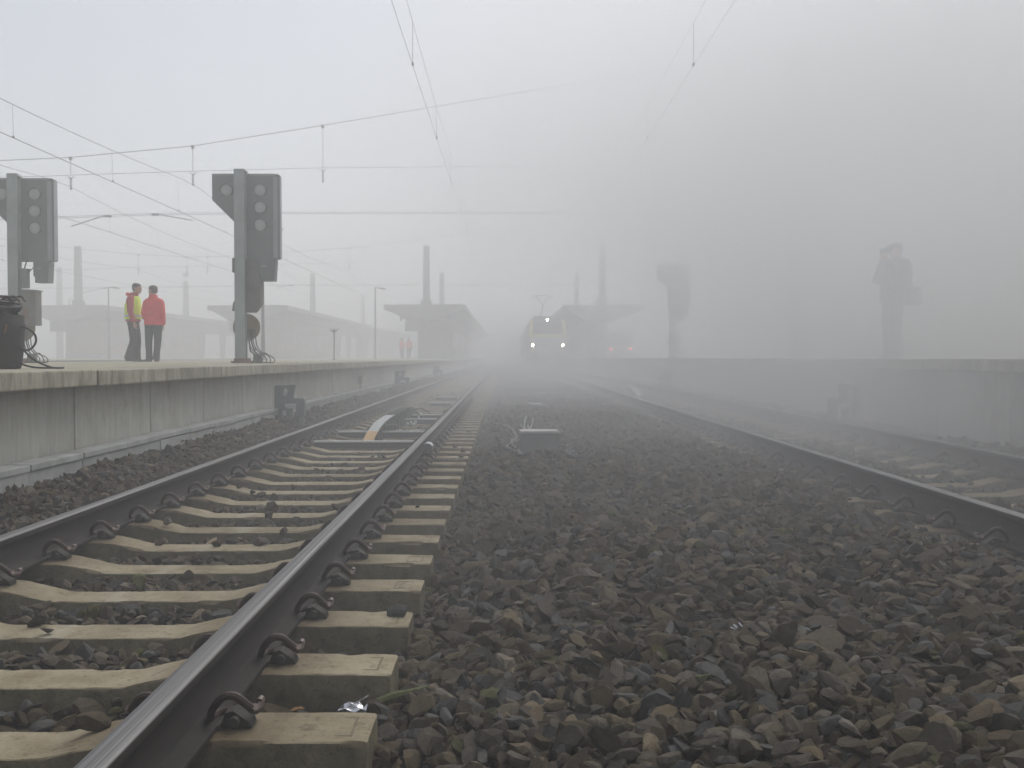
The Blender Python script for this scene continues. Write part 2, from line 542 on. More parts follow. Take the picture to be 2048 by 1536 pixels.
def remeshed(mb, name, mats, voxel=0.012, smooth_it=4, parent=None):
    """joins the collected shapes into one continuous surface"""
    o = mb.build(name + '_raw', mats)
    r = o.modifiers.new('r', 'REMESH'); r.mode = 'VOXEL'; r.voxel_size = voxel; r.use_smooth_shade = True
    sm = o.modifiers.new('s', 'SMOOTH'); sm.iterations = smooth_it; sm.factor = 0.5
    me = evaluated_mesh(o, name)
    old = o.data
    bpy.data.objects.remove(o); bpy.data.meshes.remove(old)
    me.materials.clear()
    for m in mats: me.materials.append(m)
    me.polygons.foreach_set('use_smooth', [True] * len(me.polygons))
    return link(name, me, parent)

ORD = ['first', 'second', 'third', 'fourth', 'fifth', 'sixth', 'seventh', 'eighth', 'ninth', 'tenth', 'eleventh', 'twelfth',
       'thirteenth', 'fourteenth', 'fifteenth', 'sixteenth', 'seventeenth', 'eighteenth', 'nineteenth', 'twentieth']
# ================================================================ LAYOUT
XL, XR = -1.61, 3.35          # track centres
ZR = 0.055                    # the right track lies a little higher
SEAT = -0.178                 # sleeper rail seat below the rail head
SP = 0.60
PL_X, PR_X = -3.20, 4.97      # platform edges
PL_Z, PR_Z = 0.74, 0.82
Y0_SLEEPER = 2.86             # centre of the sleeper at the bottom of the photograph

def smooth01(a, b, x):
    t = np.clip((x - a) / (b - a), 0, 1)
    return t * t * (3 - 2 * t)

def zbed(x, y):
    """height of the ballast surface (without the stones' own relief)"""
    x = np.asarray(x, float); y = np.asarray(y, float)
    xs = [-3.3, -3.1, -2.88, -2.6, -2.2, -1.61, -1.0, -0.60, -0.36, -0.12, 0.35, 1.1, 1.75, 2.08, 2.45, 3.35, 4.3, 4.62, 4.85, 5.2]
    zs = [-0.02, -0.06, -0.195, -0.265, -0.28, -0.265, -0.29, -0.30, -0.305, -0.225, -0.165, -0.12, -0.095, -0.085, -0.165, -0.175, -0.185, -0.12, -0.08, -0.06]
    z = np.interp(x, xs, zs)
    z = z + 0.018 * np.sin(x * 3.1 + 0.7) * np.sin(y * 1.3 + x) * smooth01(-0.4, 0.3, x)
    z = z + 0.014 * np.sin(y * 2.3 + x * 1.7)
    return z

# ---------------------------------------------------------------- ground, ballast
def build_ground():
    # one sheet to the edge of the fog; it carries the ballast bed between the platforms
    xs = np.concatenate([[-300, -120, -45, -14, -5.0, -4.0], np.arange(-3.4, 5.31, 0.15), [6.2, 7.5, 16, 45, 120, 300]])
    ys = np.concatenate([[-34, -10, 0], np.arange(1.0, 40, 0.25), np.arange(40, 120, 2.0), [150, 200, 280, 430]])
    X, Y = np.meshgrid(xs, ys)
    Z = np.where((X > -3.45) & (X < 5.35), zbed(X, Y) - 0.022, -0.42)
    n, mcols = X.shape
    V = np.stack([X, Y, Z], -1).reshape(-1, 3)
    F = []
    for i in range(n - 1):
        for j in range(mcols - 1):
            a = i * mcols + j
            F.append((a, a + 1, a + mcols + 1, a + mcols))
    me = bpy.data.meshes.new('ground')
    me.from_pydata(V.tolist(), [], F)
    me.materials.append(M['bed'])
    me.polygons.foreach_set('use_smooth', [True] * len(F))
    o = link('ground', me)
    tag(o, kind='structure')
build_ground()

def stone_protos(n, sub, seed):
    r = np.random.default_rng(seed)
    bm = bmesh.new()
    bmesh.ops.create_icosphere(bm, subdivisions=sub, radius=1.0)
    bm.verts.ensure_lookup_table()
    base = np.array([v.co[:] for v in bm.verts]); tri = np.array([[v.index for v in f.verts] for f in bm.faces])
    bm.free()
    out = []
    for _ in range(n):
        v = base.copy()
        k = r.integers(6, 10)
        for _ in range(k):
            d = r.normal(size=3); d /= np.linalg.norm(d)
            c = r.uniform(0.30, 0.66)
            h = v @ d - c
            v -= np.clip(h, 0, None)[:, None] * d
        v *= (1 + r.normal(0, 0.018, (len(v), 1)))
        v /= np.abs(v).max(axis=0)
        out.append(v)
    return np.array(out), tri

def build_ballast():
    near_p, near_t = stone_protos(60, 2, 5)
    far_p, far_t = stone_protos(60, 1, 6)
    sets = []
    def scatter(x0, x1, y0, y1, cell, layers, size, jitter_z, skip_track=None, keep=1.0, tilt=0.5):
        for L in range(layers):
            gx = np.arange(x0, x1, cell); gy = np.arange(y0, y1, cell)
            X, Y = np.meshgrid(gx, gy)
            X = (X + RNG.uniform(-.5, .5, X.shape) * cell + L * cell * .5).ravel()
            Y = (Y + RNG.uniform(-.5, .5, Y.shape) * cell + L * cell * .5).ravel()
            k = RNG.random(X.size) < keep
            X, Y = X[k], Y[k]
            Z = zbed(X, Y) + RNG.normal(0, jitter_z, X.size) - L * size * 0.25
            if skip_track is not None:
                xc, zt = skip_track
                ph = np.abs(((Y - Y0_SLEEPER) + SP / 2) % SP - SP / 2)
                on = (ph < 0.165) & (np.abs(X - xc) < 1.29)
                raised = on & (RNG.random(X.size) < 0.006) & (np.abs(np.abs(X - xc) - 0.7535) > 0.24)
                mid = np.abs(X - xc) < 0.36
                Z = np.where(raised, zt + SEAT + np.where(mid, -0.048, -0.005) + 0.016, Z)
                low = (np.abs(np.abs(X - xc) - 0.7535) < 0.13) & ~on
                Z = np.where(low, np.minimum(Z, zt - 0.215), Z)
                ok = ~on | raised
                X, Y, Z = X[ok], Y[ok], Z[ok]
            sets.append((X, Y, Z, np.full(X.size, size)))
    # between the tracks
    scatter(-0.40, 2.34, 2.2, 7.5, 0.048, 2, 0.040, 0.017)
    scatter(-0.40, 2.30, 7.5, 14.0, 0.051, 1, 0.040, 0.019)
    scatter(-0.40, 2.28, 14.0, 34.0, 0.070, 1, 0.044, 0.018)
    scatter(-0.40, 2.14, 34.0, 62.0, 0.13, 1, 0.06, 0.02)
    # cribs of the left track
    scatter(-2.92, -0.34, 2.4, 12.0, 0.052, 1, 0.034, 0.016, (XL, 0.0))
    scatter(-2.92, -0.34, 2.4, 12.0, 0.075, 1, 0.036, 0.012, (XL, 0.0))
    scatter(-2.92, -0.34, 12.0, 32.0, 0.075, 1, 0.042, 0.016, (XL, 0.0))
    # left shoulder under the platform wall
    scatter(-3.22, -2.86, 3.5, 14.0, 0.046, 2, 0.038, 0.014)
    scatter(-3.22, -2.86, 14.0, 45.0, 0.070, 1, 0.046, 0.018)
    # right track
    scatter(2.30, 4.66, 2.4, 16.0, 0.055, 1, 0.037, 0.016, (XR, ZR))
    scatter(2.26, 4.66, 16.0, 34.0, 0.085, 1, 0.045, 0.016, (XR, ZR))
    scatter(4.60, 4.98, 6.0, 34.0, 0.070, 1, 0.044, 0.018)
    X = np.concatenate([s[0] for s in sets]); Y = np.concatenate([s[1] for s in sets])
    Z = np.concatenate([s[2] for s in sets]); SZ = np.concatenate([s[3] for s in sets])
    # only what the lens, or one standing a little to the side, can see
    vis = (np.abs(X) < 0.66 * Y + 1.2)
    X, Y, Z, SZ = X[vis], Y[vis], Z[vis], SZ[vis]
    vs, fs, cs = [], [], []
    off = 0
    for (proto, tri, sel) in ((near_p, near_t, Y < 6.2), (far_p, far_t, Y >= 6.2)):
        n = int(sel.sum())
        if n == 0: continue
        x, y, z, sz = X[sel], Y[sel], Z[sel], SZ[sel]
        pv = proto[RNG.integers(0, len(proto), n)]
        sc = np.stack([sz * RNG.uniform(0.75, 1.35, n), sz * RNG.uniform(0.6, 1.0, n), sz * RNG.uniform(0.42, 0.80, n)], -1)
        sc *= np.exp(RNG.normal(-.03, 0.27, n))[:, None]
        pv = pv * sc[:, None, :]
        # random turn about z, and a random tilt
        a = RNG.uniform(0, 2 * np.pi, n); bta = RNG.normal(0, 0.52, n); c = RNG.normal(0, 0.52, n)
        ca, sa = np.cos(a), np.sin(a); cb, sb = np.cos(bta), np.sin(bta); cc, sc_ = np.cos(c), np.sin(c)
        one, zero = np.ones(n), np.zeros(n)
        Rz = np.stack([ca, -sa, zero, sa, ca, zero, zero, zero, one], -1).reshape(n, 3, 3)
        Rx = np.stack([one, zero, zero, zero, cb, -sb, zero, sb, cb], -1).reshape(n, 3, 3)
        Ry = np.stack([cc, zero, sc_, zero, one, zero, -sc_, zero, cc], -1).reshape(n, 3, 3)
        R = Rz @ Rx @ Ry
        pv = np.einsum('nij,nkj->nki', R, pv) + np.stack([x, y, z], -1)[:, None, :]
        k = proto.shape[1]
        vs.append(pv.reshape(-1, 3))
        fs.append((tri[None] + (np.arange(n) * k)[:, None, None] + off).reshape(-1, 3))
        off += n * k
        val = np.exp(RNG.normal(0, 0.24, n)) * 0.074
        hue = RNG.random(n)
        col = np.stack([val * (1.12 + 0.20 * hue), val * (0.99 + 0.04 * hue), val * (0.84 - 0.20 * hue), np.ones(n)], -1)
        rail_d = np.min(np.abs(x[:, None] - np.array([XL - .7535, XL + .7535, XR - .7535, XR + .7535])[None]), axis=1)
        rusty = (np.exp(-(rail_d / .30) ** 2) * RNG.uniform(.2, 1.0, n))[:, None]
        col[:, :3] = col[:, :3] * (1 - rusty * .6) + np.array([.040, .024, .015]) * rusty * .6
        dusty = RNG.random(n) < 0.05
        col[dusty, :3] = col[dusty, :3] * 1.5 + .008
        mossy = RNG.random(n) < 0.025
        col[mossy, :3] *= np.array([0.85, 1.0, 0.62])
        grey = RNG.random(n) < 0.18
        col[grey, :3] = (val * 1.08)[grey, None] * np.array([1.04, 1.0, 0.93])
        cs.append(np.repeat(col, k, axis=0))
    V = np.concatenate(vs).astype(np.float32); F = np.concatenate(fs).astype(np.int32); C = np.concatenate(cs).astype(np.float32)
    me = bpy.data.meshes.new('ballast')
    me.vertices.add(len(V)); me.vertices.foreach_set('co', V.ravel())
    me.loops.add(F.size); me.loops.foreach_set('vertex_index', F.ravel())
    me.polygons.add(len(F))
    me.polygons.foreach_set('loop_start', np.arange(0, F.size, 3, dtype=np.int32))
    me.polygons.foreach_set('use_smooth', np.zeros(len(F), dtype=bool))
    at = me.attributes.new('stone_tint', 'FLOAT_COLOR', 'POINT')
    at.data.foreach_set('color', C.ravel())
    me.materials.append(M['stone'])
    me.update(calc_edges=True)
    o = link('ballast', me)
    tag(o, 'crushed brown grey ballast stones heaped between and under the two tracks', 'ballast', kind='stuff')
    print('stones:', len(X), 'tris:', len(F))
build_ballast()

# ---------------------------------------------------------------- sleepers with clips
def sleeper_mesh(seed):
    """a prestressed concrete beam with worn, slightly chipped edges"""
    r = np.random.default_rng(seed)
    px_ = [-1.245, -1.235, -1.0, -.93, -.62, -.585, -.46, -.375, -.345, 0]
    pz_ = [-.006, -.002, -.001, 0, 0, -.002, -.029, -.048, -.050, -.050]
    pw_ = [.112, .116, .115, .115, .115, .113, .108, .104, .102, .102]
    xs = np.concatenate([[-1.245, -1.238], np.arange(-1.21, 1.22, .022), [1.238, 1.245]])
    ns = len(xs)
    def wob(sc, n=1):
        k = np.interp(np.arange(ns), np.arange(0, ns + 6, 3), r.normal(0, sc, len(np.arange(0, ns + 6, 3))))
        return k + r.normal(0, sc * .4, ns)
    chip = {}
    for sd in (-1, 1):
        c = np.zeros(ns)
        for _ in range(9):
            p = r.integers(0, ns); w = r.integers(1, 4); c[max(0, p - w):p + w] += r.uniform(.002, .009)
        c[:3] += r.uniform(0, .01); c[-3:] += r.uniform(0, .01)
        chip[sd] = c
    e1 = {sd: wob(.0016) for sd in (-1, 1)}; zt_ = wob(.0011); f1 = {sd: wob(.0022) for sd in (-1, 1)}
    mb = MB(); R = []
    for i, x in enumerate(xs):
        zt = float(np.interp(-abs(x), px_, pz_)); w = float(np.interp(-abs(x), px_, pw_))
        e = .006 if abs(x) > 1.24 else 0.0
        wb, zb = .150 - e, -.215
        def side(sd):
            c, k = chip[sd][i], e1[sd][i]
            return [(x, sd * (wb + f1[sd][i]), zb), (x, sd * (w + .018 + f1[sd][i]), zt - .09), (x, sd * (w + .009 + k - c * .6), zt - .012 - c * .4), (x, sd * (w + .005 + k - c), zt - .003 - c * .6), (x, sd * (w - .001 - c * 1.3), zt + zt_[i] * .5)]
        L = side(-1); Rr = side(1)
        R.append(L + [(x, 0, zt + zt_[i] + .0012)] + list(reversed(Rr)))
    mb.rings(R)
    me = mb.mesh('sleeper_body', [M['sleeper']], smooth=True)
    me.set_sharp_from_angle(angle=rad(24))
    return me

def clip_mesh():
    """one spring clip standing at u > 0 outward from the rail's foot; u = x, along the track = y"""
    mb = MB()
    p = [(.006, .046, .026), (-.016, .034, .022), (-.026, .006, .022), (-.022, -.026, .034), (-.008, -.046, .062), (.022, -.052, .092), (.055, -.048, .094), (.084, -.036, .070), (.104, -.016, .046), (.108, .022, .040), (.108, .044, .044)]
    # smooth the path
    q = []
    for i in range(len(p) - 1):
        a, b, c, d = (Vector(p[max(i - 1, 0)]), Vector(p[i]), Vector(p[i + 1]), Vector(p[min(i + 2, len(p) - 1)]))
        for t in (0, .33, .66):
            q.append(.5 * ((2 * b) + (c - a) * t + (2 * a - 5 * b + 4 * c - d) * t * t + (3 * b - a - 3 * c + d) * t ** 3))
    q.append(Vector(p[-1]))
    mb.tube(q, .0120, 8)
    mb.tube([(.106, .040, .049), (.109, .058, .053)], .0115, 8, 1)
    # the light worn end that faces the camera
    mb.tube([(.104, -.020, .050), (.111, -.026, .058)], .0110, 8, 1)
    return mb.mesh('clip_body', [M['clip'], M['cliptip']], smooth=True)

def shoulder_mesh():
    mb = MB()
    mb.prism([(.004, .0), (.100, .0), (.094, .016), (.070, .030), (.044, .046), (.020, .040)], 'y', -.026, .034)
    mb.cyl((.050, -.048, .020), (.050, .048, .020), .015, 10)
    mb.box((-.012, 0, .008), (.04, .10, .014))
    return mb.mesh('shoulder_body', [M['shoulder']], smooth=False)

def stamp_mesh():
    mb = MB()
    # maker's frame: raised rim and illegible marks, coloured dark like a shaded recess
    for sx in (-1, 1): mb.box((sx * .036, 0, .0015), (.008, .15, .003))
    for sy in (-1, 1): mb.box((0, sy * .071, .0015), (.064, .008, .003))
    r = random.Random(3)
    for i in range(6):
        mb.box((r.uniform(-.012, .012), -.052 + i * .021, .0012), (r.uniform(.02, .036), .009, .0024))
    return mb.mesh('stamp_body', [M['stampdark']])

M['stampdark'] = plain('stamp_recess_shade', (0.17, 0.14, 0.085), 0.9, 0, 0.25, 20, 0.3)

def build_sleepers():
    sms, cm, sh, st = [sleeper_mesh(k) for k in range(6)], clip_mesh(), shoulder_mesh(), stamp_mesh()
    pick = random.Random(4)
    def one(xc, zt, y, detail, label, group):
        t = thing('concrete_sleeper', label, 'sleeper', (xc, y, zt + SEAT), 0, group)
        b_ = link('sleeper_beam', pick.choice(sms), t)
        t.rotation_euler = (pick.uniform(-.006, .006), 0, pick.uniform(-.005, .005))
        if detail:
            for rx in (-.7535, .7535):
                for s in (-1, 1):
                    c = link('rail_clip', cm, t)
                    c.location = (rx + s * .073, 0, 0.004)
                    c.scale = (s * .92, 1.0, 1.02)
                    k = link('clip_shoulder', sh, c)
            for s in (-1, 1):
                a = link('maker_stamp', st, t)
                a.location = (s * 1.16, 0.0, -.0035)
        return t
    # left track
    for i in range(96):
        y = Y0_SLEEPER + i * SP
        if i < 20:
            lab = f'{ORD[i]} concrete sleeper up from the bottom of the photo, on the left track'
            if i == 0: lab = 'lowest concrete sleeper in the photo, large stamped frame on its right end'
            if i == 1: lab = 'mossy concrete sleeper just behind the scrap of foil, left track'
        else:
            lab = 'far concrete sleeper of the left track, a thin line fading into the fog'
        one(XL, 0.0, y, i < 36, lab, 'concrete sleepers of the left track')
    for i in range(90):
        y = Y0_SLEEPER + 3 * SP + i * SP
        if i < 10:
            lab = f'{ORD[i]} half-buried sleeper from the right picture edge, on the hazy right track'
        else:
            lab = 'half-buried concrete sleeper of the right track, lost in the steam'
        one(XR, ZR, y, i < 26, lab, 'concrete sleepers of the right track')
build_sleepers()

# ---------------------------------------------------------------- rails
RAIL_BODY = [(-.075, -.172), (.075, -.172), (.075, -.160), (.022, -.146), (.0095, -.128), (.0085, -.060), (.012, -.046), (.034, -.036), (.036, -.030), (.036, -.014),
             (.0345, -.008), (-.0345, -.008), (-.036, -.014), (-.036, -.030), (-.034, -.036), (-.012, -.046), (-.0085, -.060), (-.0095, -.128), (-.022, -.146), (-.075, -.160)]
RAIL_HEAD = [(-.0347, -.0085), (.0347, -.0085), (.0325, -.0045), (.027, -.0018), (.012, -.0002), (-.012, -.0002), (-.027, -.0018), (-.0325, -.0045)]
def build_rails():
    mb = MB().prism(RAIL_BODY, 'y', -6, 118)
    body = mb.mesh('rail_body', [M['rail']], smooth=True)
    head = MB().prism(RAIL_HEAD, 'y', -6, 118.01).mesh('rail_head', [M['railhead']], smooth=True)
    for x, z, lab in ((XL - .7535, 0, 'left rail of the left track, running along below the concrete platform wall'),
                      (XL + .7535, 0, 'big dark rail in the foreground, right rail of the left track'),
                      (XR - .7535, ZR, 'left rail of the right track, half hidden behind the ballast heap'),
                      (XR + .7535, ZR, 'faint rightmost rail, beside the foggy right platform wall')):
        o = tag(link('rail', body, None, (x, 0, z)), lab, 'rail', 'rails of the two tracks')
        link('rail_head', head, o)
build_rails()

# ---------------------------------------------------------------- platforms
def build_platform(edge, far, z, label, side, detail=True, yend=210.0):
    """side -1: the platform lies to the left of its edge; the wall below the edge carries the joints seen in the photo"""
    x0, x1 = sorted((edge + side * 0.62, far))
    t = thing('station_platform', label, 'platform', (edge, 0, 0))
    L = lambda x: x - edge
    # surface behind the coping blocks
    MB().box((L((x0 + x1) / 2), (yend - 34) / 2, z - .20), (x1 - x0, yend + 34, .395)).build('paving', M['paving'], t)
    zb = -0.44
    wx = edge + side * 0.26          # face of the wall, set back under the coping
    cop = 0.125
    y = 8.41 - 1.8 * 4 if side < 0 else 8.9 - 1.8 * 4
    n = 0
    r = random.Random(3 if side < 0 else 4)
    if detail:
        cm = {}
        while y < 62:
            jx = r.uniform(-.006, .006); jz = r.uniform(-.004, .004)
            cb = MB().box((0, 0, 0), (.615, 1.785, cop), ch=.012)
            o = cb.build('coping_block', M['coping'], t)
            o.location = (L(edge + side * .3075) + jx, y + .9 - .18, z - cop / 2 + .002 + jz)
            pb = MB().box((0, 0, 0), (.16, 1.775, z - cop - zb), ch=.006)
            o = pb.build('wall_panel', M['wall'], t)
            o.location = (L(wx + side * .08) + r.uniform(-.004, .004), y + .9, (z - cop + zb) / 2 - .002)
            y += 1.8
        # the core behind panels, dark in the joints
        MB().box((L(wx + side * .23), 28, (z - cop + zb) / 2 - .01), (.10, 70, z - cop - zb - .02)).build('core', M['joint'], t)
    ya = y if detail else -30
    yb = yend
    MB().box((L(edge + side * .3075), (ya + yb) / 2 + .1, z - cop / 2), (.615, yb - ya, cop)).build('coping_edge', M['coping'], t)
    MB().box((L(wx + side * .08), (ya + yb) / 2, (z - cop + zb) / 2), (.16, yb - ya, z - cop - zb)).build('edge_wall', M['wall'], t)
    return t
build_platform(PL_X, -10.5, PL_Z, 'long station platform with pale coping on which two men in red stand', -1)
build_platform(PR_X, 11.8, PR_Z, 'right-hand station platform almost hidden by drifting steam', 1)
for c, lab in ((-21.6, 'distant platform behind the men, below the canopy left of the round yellow disc'),
               (-36.8, 'farthest left platform, a pale strip behind the man in the yellow vest')):
    t = thing('station_platform', lab, 'platform', (c, 0, 0))
    MB().box((0, 88, .135), (6.9, 244, 1.13)).build('edge_wall', M['wall'], t)
    MB().box((0, 88, .722), (7.1, 244, .04)).build('paving', M['paving'], t)

def build_trough():
    t = thing('cable_trough', 'concrete cable trough with loose lids along the foot of the left platform wall', 'cable trough', (PL_X - .01, 0, 0))
    r = random.Random(8)
    y = 7.07 - .9 * 4
    while y < 46:
        o = MB().box((0, 0, 0), (.185, .886, .045), ch=.006).build('trough_lid', M['trough'], t)
        o.location = (-.088 + r.uniform(-.006, .006), y + .45, .095 + r.uniform(-.004, .006)); o.rotation_euler = (r.uniform(-.006, .006), 0, r.uniform(-.008, .008))
        o = MB().box((0, 0, 0), (.06, .885, .40), ch=.005).build('trough_wall', M['trough'], t)
        o.location = (-.040 + r.uniform(-.003, .003), y + .45, -.132)
        y += .9
    MB().box((-.088, (46 + 120) / 2, -.1), (.185, 74, .43)).build('trough_run', M['trough'], t)
build_trough()

# ---------------------------------------------------------------- colour light signals on the platforms
def make_signal(variant, label, loc):
    t = thing('railway_signal', label, 'signal', loc, 0, 'tall colour light signals on the platforms')
    pb = MB()
    pb.box((-.02, 0, 1.76), (.19, .02, 3.52)); pb.box((-.02, .15, 1.76), (.19, .02, 3.52)); pb.box((.03, .075, 1.76), (.025, .13, 3.52))
    pb.build('post', M['sigpost'], t)
    MB().prism([(-.115, 3.52), (.075, 3.52), (.115, 3.47), (-.115, 3.47)], 'y', -.012, .165).build('post_cap', M['sigpost'], t)
    MB().box((0, .075, .02), (.34, .34, .035), ch=.006).box((0, .075, .06), (.26, .24, .06), ch=.01).build('base_plate', M['rust'], t)
    # head: a board with a wing to the left, in front of a box with a bright right flank
    out = [(-.563, 3.46), (.645, 3.46), (.665, 3.43), (.665, 1.93), (.64, 1.90), (-.165, 1.90), (-.165, 2.59), (-.563, 2.985)]
    h = MB()
    h.prism(out, 'y', .19, .235, 0)
    h.prism([(-.555, 3.45), (.655, 3.45), (.655, 1.91), (-.157, 1.91), (-.157, 2.6), (-.555, 2.98)], 'y', .235, .36, 0)
    hd = h.build('signal_head', M['sigdark'], t)
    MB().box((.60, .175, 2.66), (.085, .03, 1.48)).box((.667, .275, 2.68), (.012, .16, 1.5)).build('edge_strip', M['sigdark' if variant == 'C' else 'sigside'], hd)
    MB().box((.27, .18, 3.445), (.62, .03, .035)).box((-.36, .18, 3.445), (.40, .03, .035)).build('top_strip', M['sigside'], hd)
    for (x, z) in ((-.30, 3.165), (.315, 3.165), (.315, 2.853), (.315, 2.53)):
        l = MB().cyl((x, .178, z), (x, .192, z), .108, 24)
        R = []
        for k in range(5):
            rr = .104 * math.cos(k / 4 * 1.4); dd = .176 - .02 * math.sin(k / 4 * 1.4)
            R.append([(x + rr * math.cos(a * math.pi / 12), dd, z + rr * math.sin(a * math.pi / 12)) for a in range(24)])
        l.rings(R)
        lo = l.build('lens', M['lens'], hd, smooth=True)
        # short ring hood round the lens
        hood = MB()
        for rr in (.122,):
            a0, a1 = math.radians(-50), math.radians(230)
            P0 = []; 
            for k in range(21):
                a = a0 + (a1 - a0) * k / 20
                P0.append((math.cos(a), math.sin(a)))
            R = [[(x + c * .116, .12 if False else .150, z + s_ * .116), (x + c * .124, .150, z + s_ * .124), (x + c * .124, .190, z + s_ * .124), (x + c * .116, .190, z + s_ * .116)] for c, s_ in P0]
            hood.rings(R)
        hood.build('hood', M['sigdark'], lo)
    # hanging hooded repeater under the right side
    b = MB()
    b.prism([(.305, 1.90), (.60, 1.90), (.575, 1.505), (.335, 1.505), (.335, 1.60), (.305, 1.64)], 'y', .12, .36)
    rp = b.build('repeater_box', M['sigdark'], t)
    MB().box((.40, .113, 1.77), (.09, .012, .025)).build('hinge', M['sigside'], rp)
    # junction box right of the post
    if variant == 'C':
        MB().box((.20, .23, 1.62), (.27, .26, .55), ch=.012).build('junction_box', M['sigdark'], t)
        MB().box((-.13, .05, 1.78), (.05, .12, .26)).build('side_bracket', M['sigbox'], t)
    elif variant == 'B':
        j = MB().prism([(.06, 1.90), (.30, 1.90), (.31, 1.60), (.335, 1.5), (.325, 1.10), (.25, .98), (.20, .93), (.06, .93)], 'y', .10, .36)
        j.build('junction_box', M['sigbox'], t)
        MB().box((-.13, .05, 1.78), (.05, .12, .26)).build('side_bracket', M['sigbox'], t)
        MB().prism([(-.165, .95), (-.10, .95), (-.10, 1.15), (-.145, 1.10)], 'y', .0, .12).build('foot_bracket', M['sigbox'], t)
    else:
        j = MB().box((.25, .12, 1.03), (.30, .26, .66), ch=.012)
        jb = j.build('junction_box', M['sigbox'], t)
        MB().prism([(.09, 1.375), (.42, 1.36), (.42, 1.345), (.09, 1.345)], 'y', -.04, .28).build('box_roof', M['sigdark'], jb)
        MB().box((.21, -.022, .93), (.09, .018, .2)).build('rust_patch', M['rust'], jb)
        MB().cyl((.14, .11, 1.40), (.14, .11, 1.74), .095, 16).cyl((.14, .11, 1.74), (.14, .11, 1.76), .11, 16).build('cable_can', M['sigdark'], t, smooth=True)
        c = MB().tube([(.14, .1, 1.74), (.17, .1, 1.83), (.19, .12, 1.92)], .012, 6)
        c.tube([(.18, .1, 1.72), (.26, .06, 1.70), (.30, .12, 1.78)], .010, 6)
        c.build('cable_lead', M['cable'], t)
    MB().cyl((.055, .17, .655), (.055, .185, .655), .25, 40).build('disc_plate', M['amber'], t)
    # cables coming down to the platform
    c = MB()
    r = random.Random(5)
    for k in range(6):
        x0 = .10 + .025 * k
        P = [(x0 - .02, .16, .62), (x0 - .01 + r.uniform(-.02, .02), .15, .46), (x0 + r.uniform(-.01, .04), .12, .30), (x0 + .05 + .02 * k, .08, .20 + r.uniform(-.03, .03)), (x0 + .09 + .045 * k + r.uniform(-.03, .03), .05, .14 + r.uniform(-.04, .05)), (x0 + .12 + .05 * k, .03, .07), (x0 + .10 + .05 * k, .04, .013), (x0 + .03 + .04 * k, .0, .013)]
        c.cable(P, r.choice((.010, .013, .015)), 6)
    c.build('cable_bundle', M['cable'], t, smooth=True)
    MB().box((.29, .10, .09), (.12, .12, .17), ch=.01).build('cable_pot', M['sigbox'], t)
    return t
make_signal('B', 'grey light signal with yellow-brown disc, standing alone right of the two men', (-4.78, 19.0, PL_Z))
make_signal('A', 'grey light signal cut by the left picture edge, with rusty junction box', (-9.12, 19.5, PL_Z))
make_signal('C', 'ghostly light signal dissolving in the steam on the right platform', (6.25, 38.5, PR_Z))

# ---------------------------------------------------------------- drum full of cable at the left edge
def build_drum():
    t = thing('cable_drum', 'dark old drum heaped with tangled cable at the left edge of the platform', 'drum', (-4.60, 9.35, PL_Z))
    t.scale = (1.06, 1.06, 1.0)
    R = []
    prof = [(.235, 0), (.245, .015), (.258, .10), (.27, .20), (.272, .21), (.268, .22), (.278, .34), (.280, .40), (.274, .41), (.272, .48), (.262, .48), (.255, .44)]
    for rr, z in prof:
        R.append([(rr * math.cos(a * math.pi / 18), rr * math.sin(a * math.pi / 18), z) for a in range(36)])
    MB().rings(R).build('shell', M['drum'], t, smooth=True)
    r = random.Random(2)
    c = MB()
    for k in range(22):
        ph = r.uniform(0, 6.28); rr = r.uniform(.12, .25); z = .47 + r.uniform(0, .12); tx, ty = r.uniform(-.35, .35), r.uniform(-.35, .35)
        P = []
        for i in range(22):
            a = ph + i * .30
            P.append((rr * math.cos(a), rr * math.sin(a), z + rr * (tx * math.cos(a) + ty * math.sin(a)) + .012 * math.sin(3 * a)))
        c.cable(P, r.choice((.011, .014, .018)), 6)
    c.build('cable_coil', M['cable'], t, smooth=True)
    k = MB()
    for i in range(7):
        a = i * .9
        k.cable([(.05 * i - .15, -.18 + .03 * i, .50), (.05 * i - .12, -.19 + .02 * i, .60), (.05 * i - .02, -.15 + .02 * i, .645), (.05 * i + .05, -.10, .60)], .009, 6)
    k.build('wire_loop', M['clip'], t, smooth=True)
    p = MB().box((.19, -.17, .36), (.07, .04, .09), (0, .2, .6), ch=.01)
    p.build('rusty_fitting', M['rust'], t)
    # loops that hang out at the side
    l = MB()
    l.cable([(.25, -.02, .20), (.31, -.02, .17), (.36, -.02, .18), (.40, -.02, .24), (.39, -.02, .31), (.33, -.02, .36), (.26, -.02, .38)], .009, 6)
    l.build('hanging_loop', M['cable'], t, smooth=True)
    g_ = MB()
    g_.cable([(.27, 0, .20), (.33, 0, .12), (.41, 0, .06), (.52, .02, .012), (.60, .05, .010), (.55, -.03, .010), (.42, -.05, .012), (.32, -.03, .03), (.26, 0, .05)], .009, 6)
    g_.build('trailing_cable', M['cable'], t, smooth=True)
build_drum()

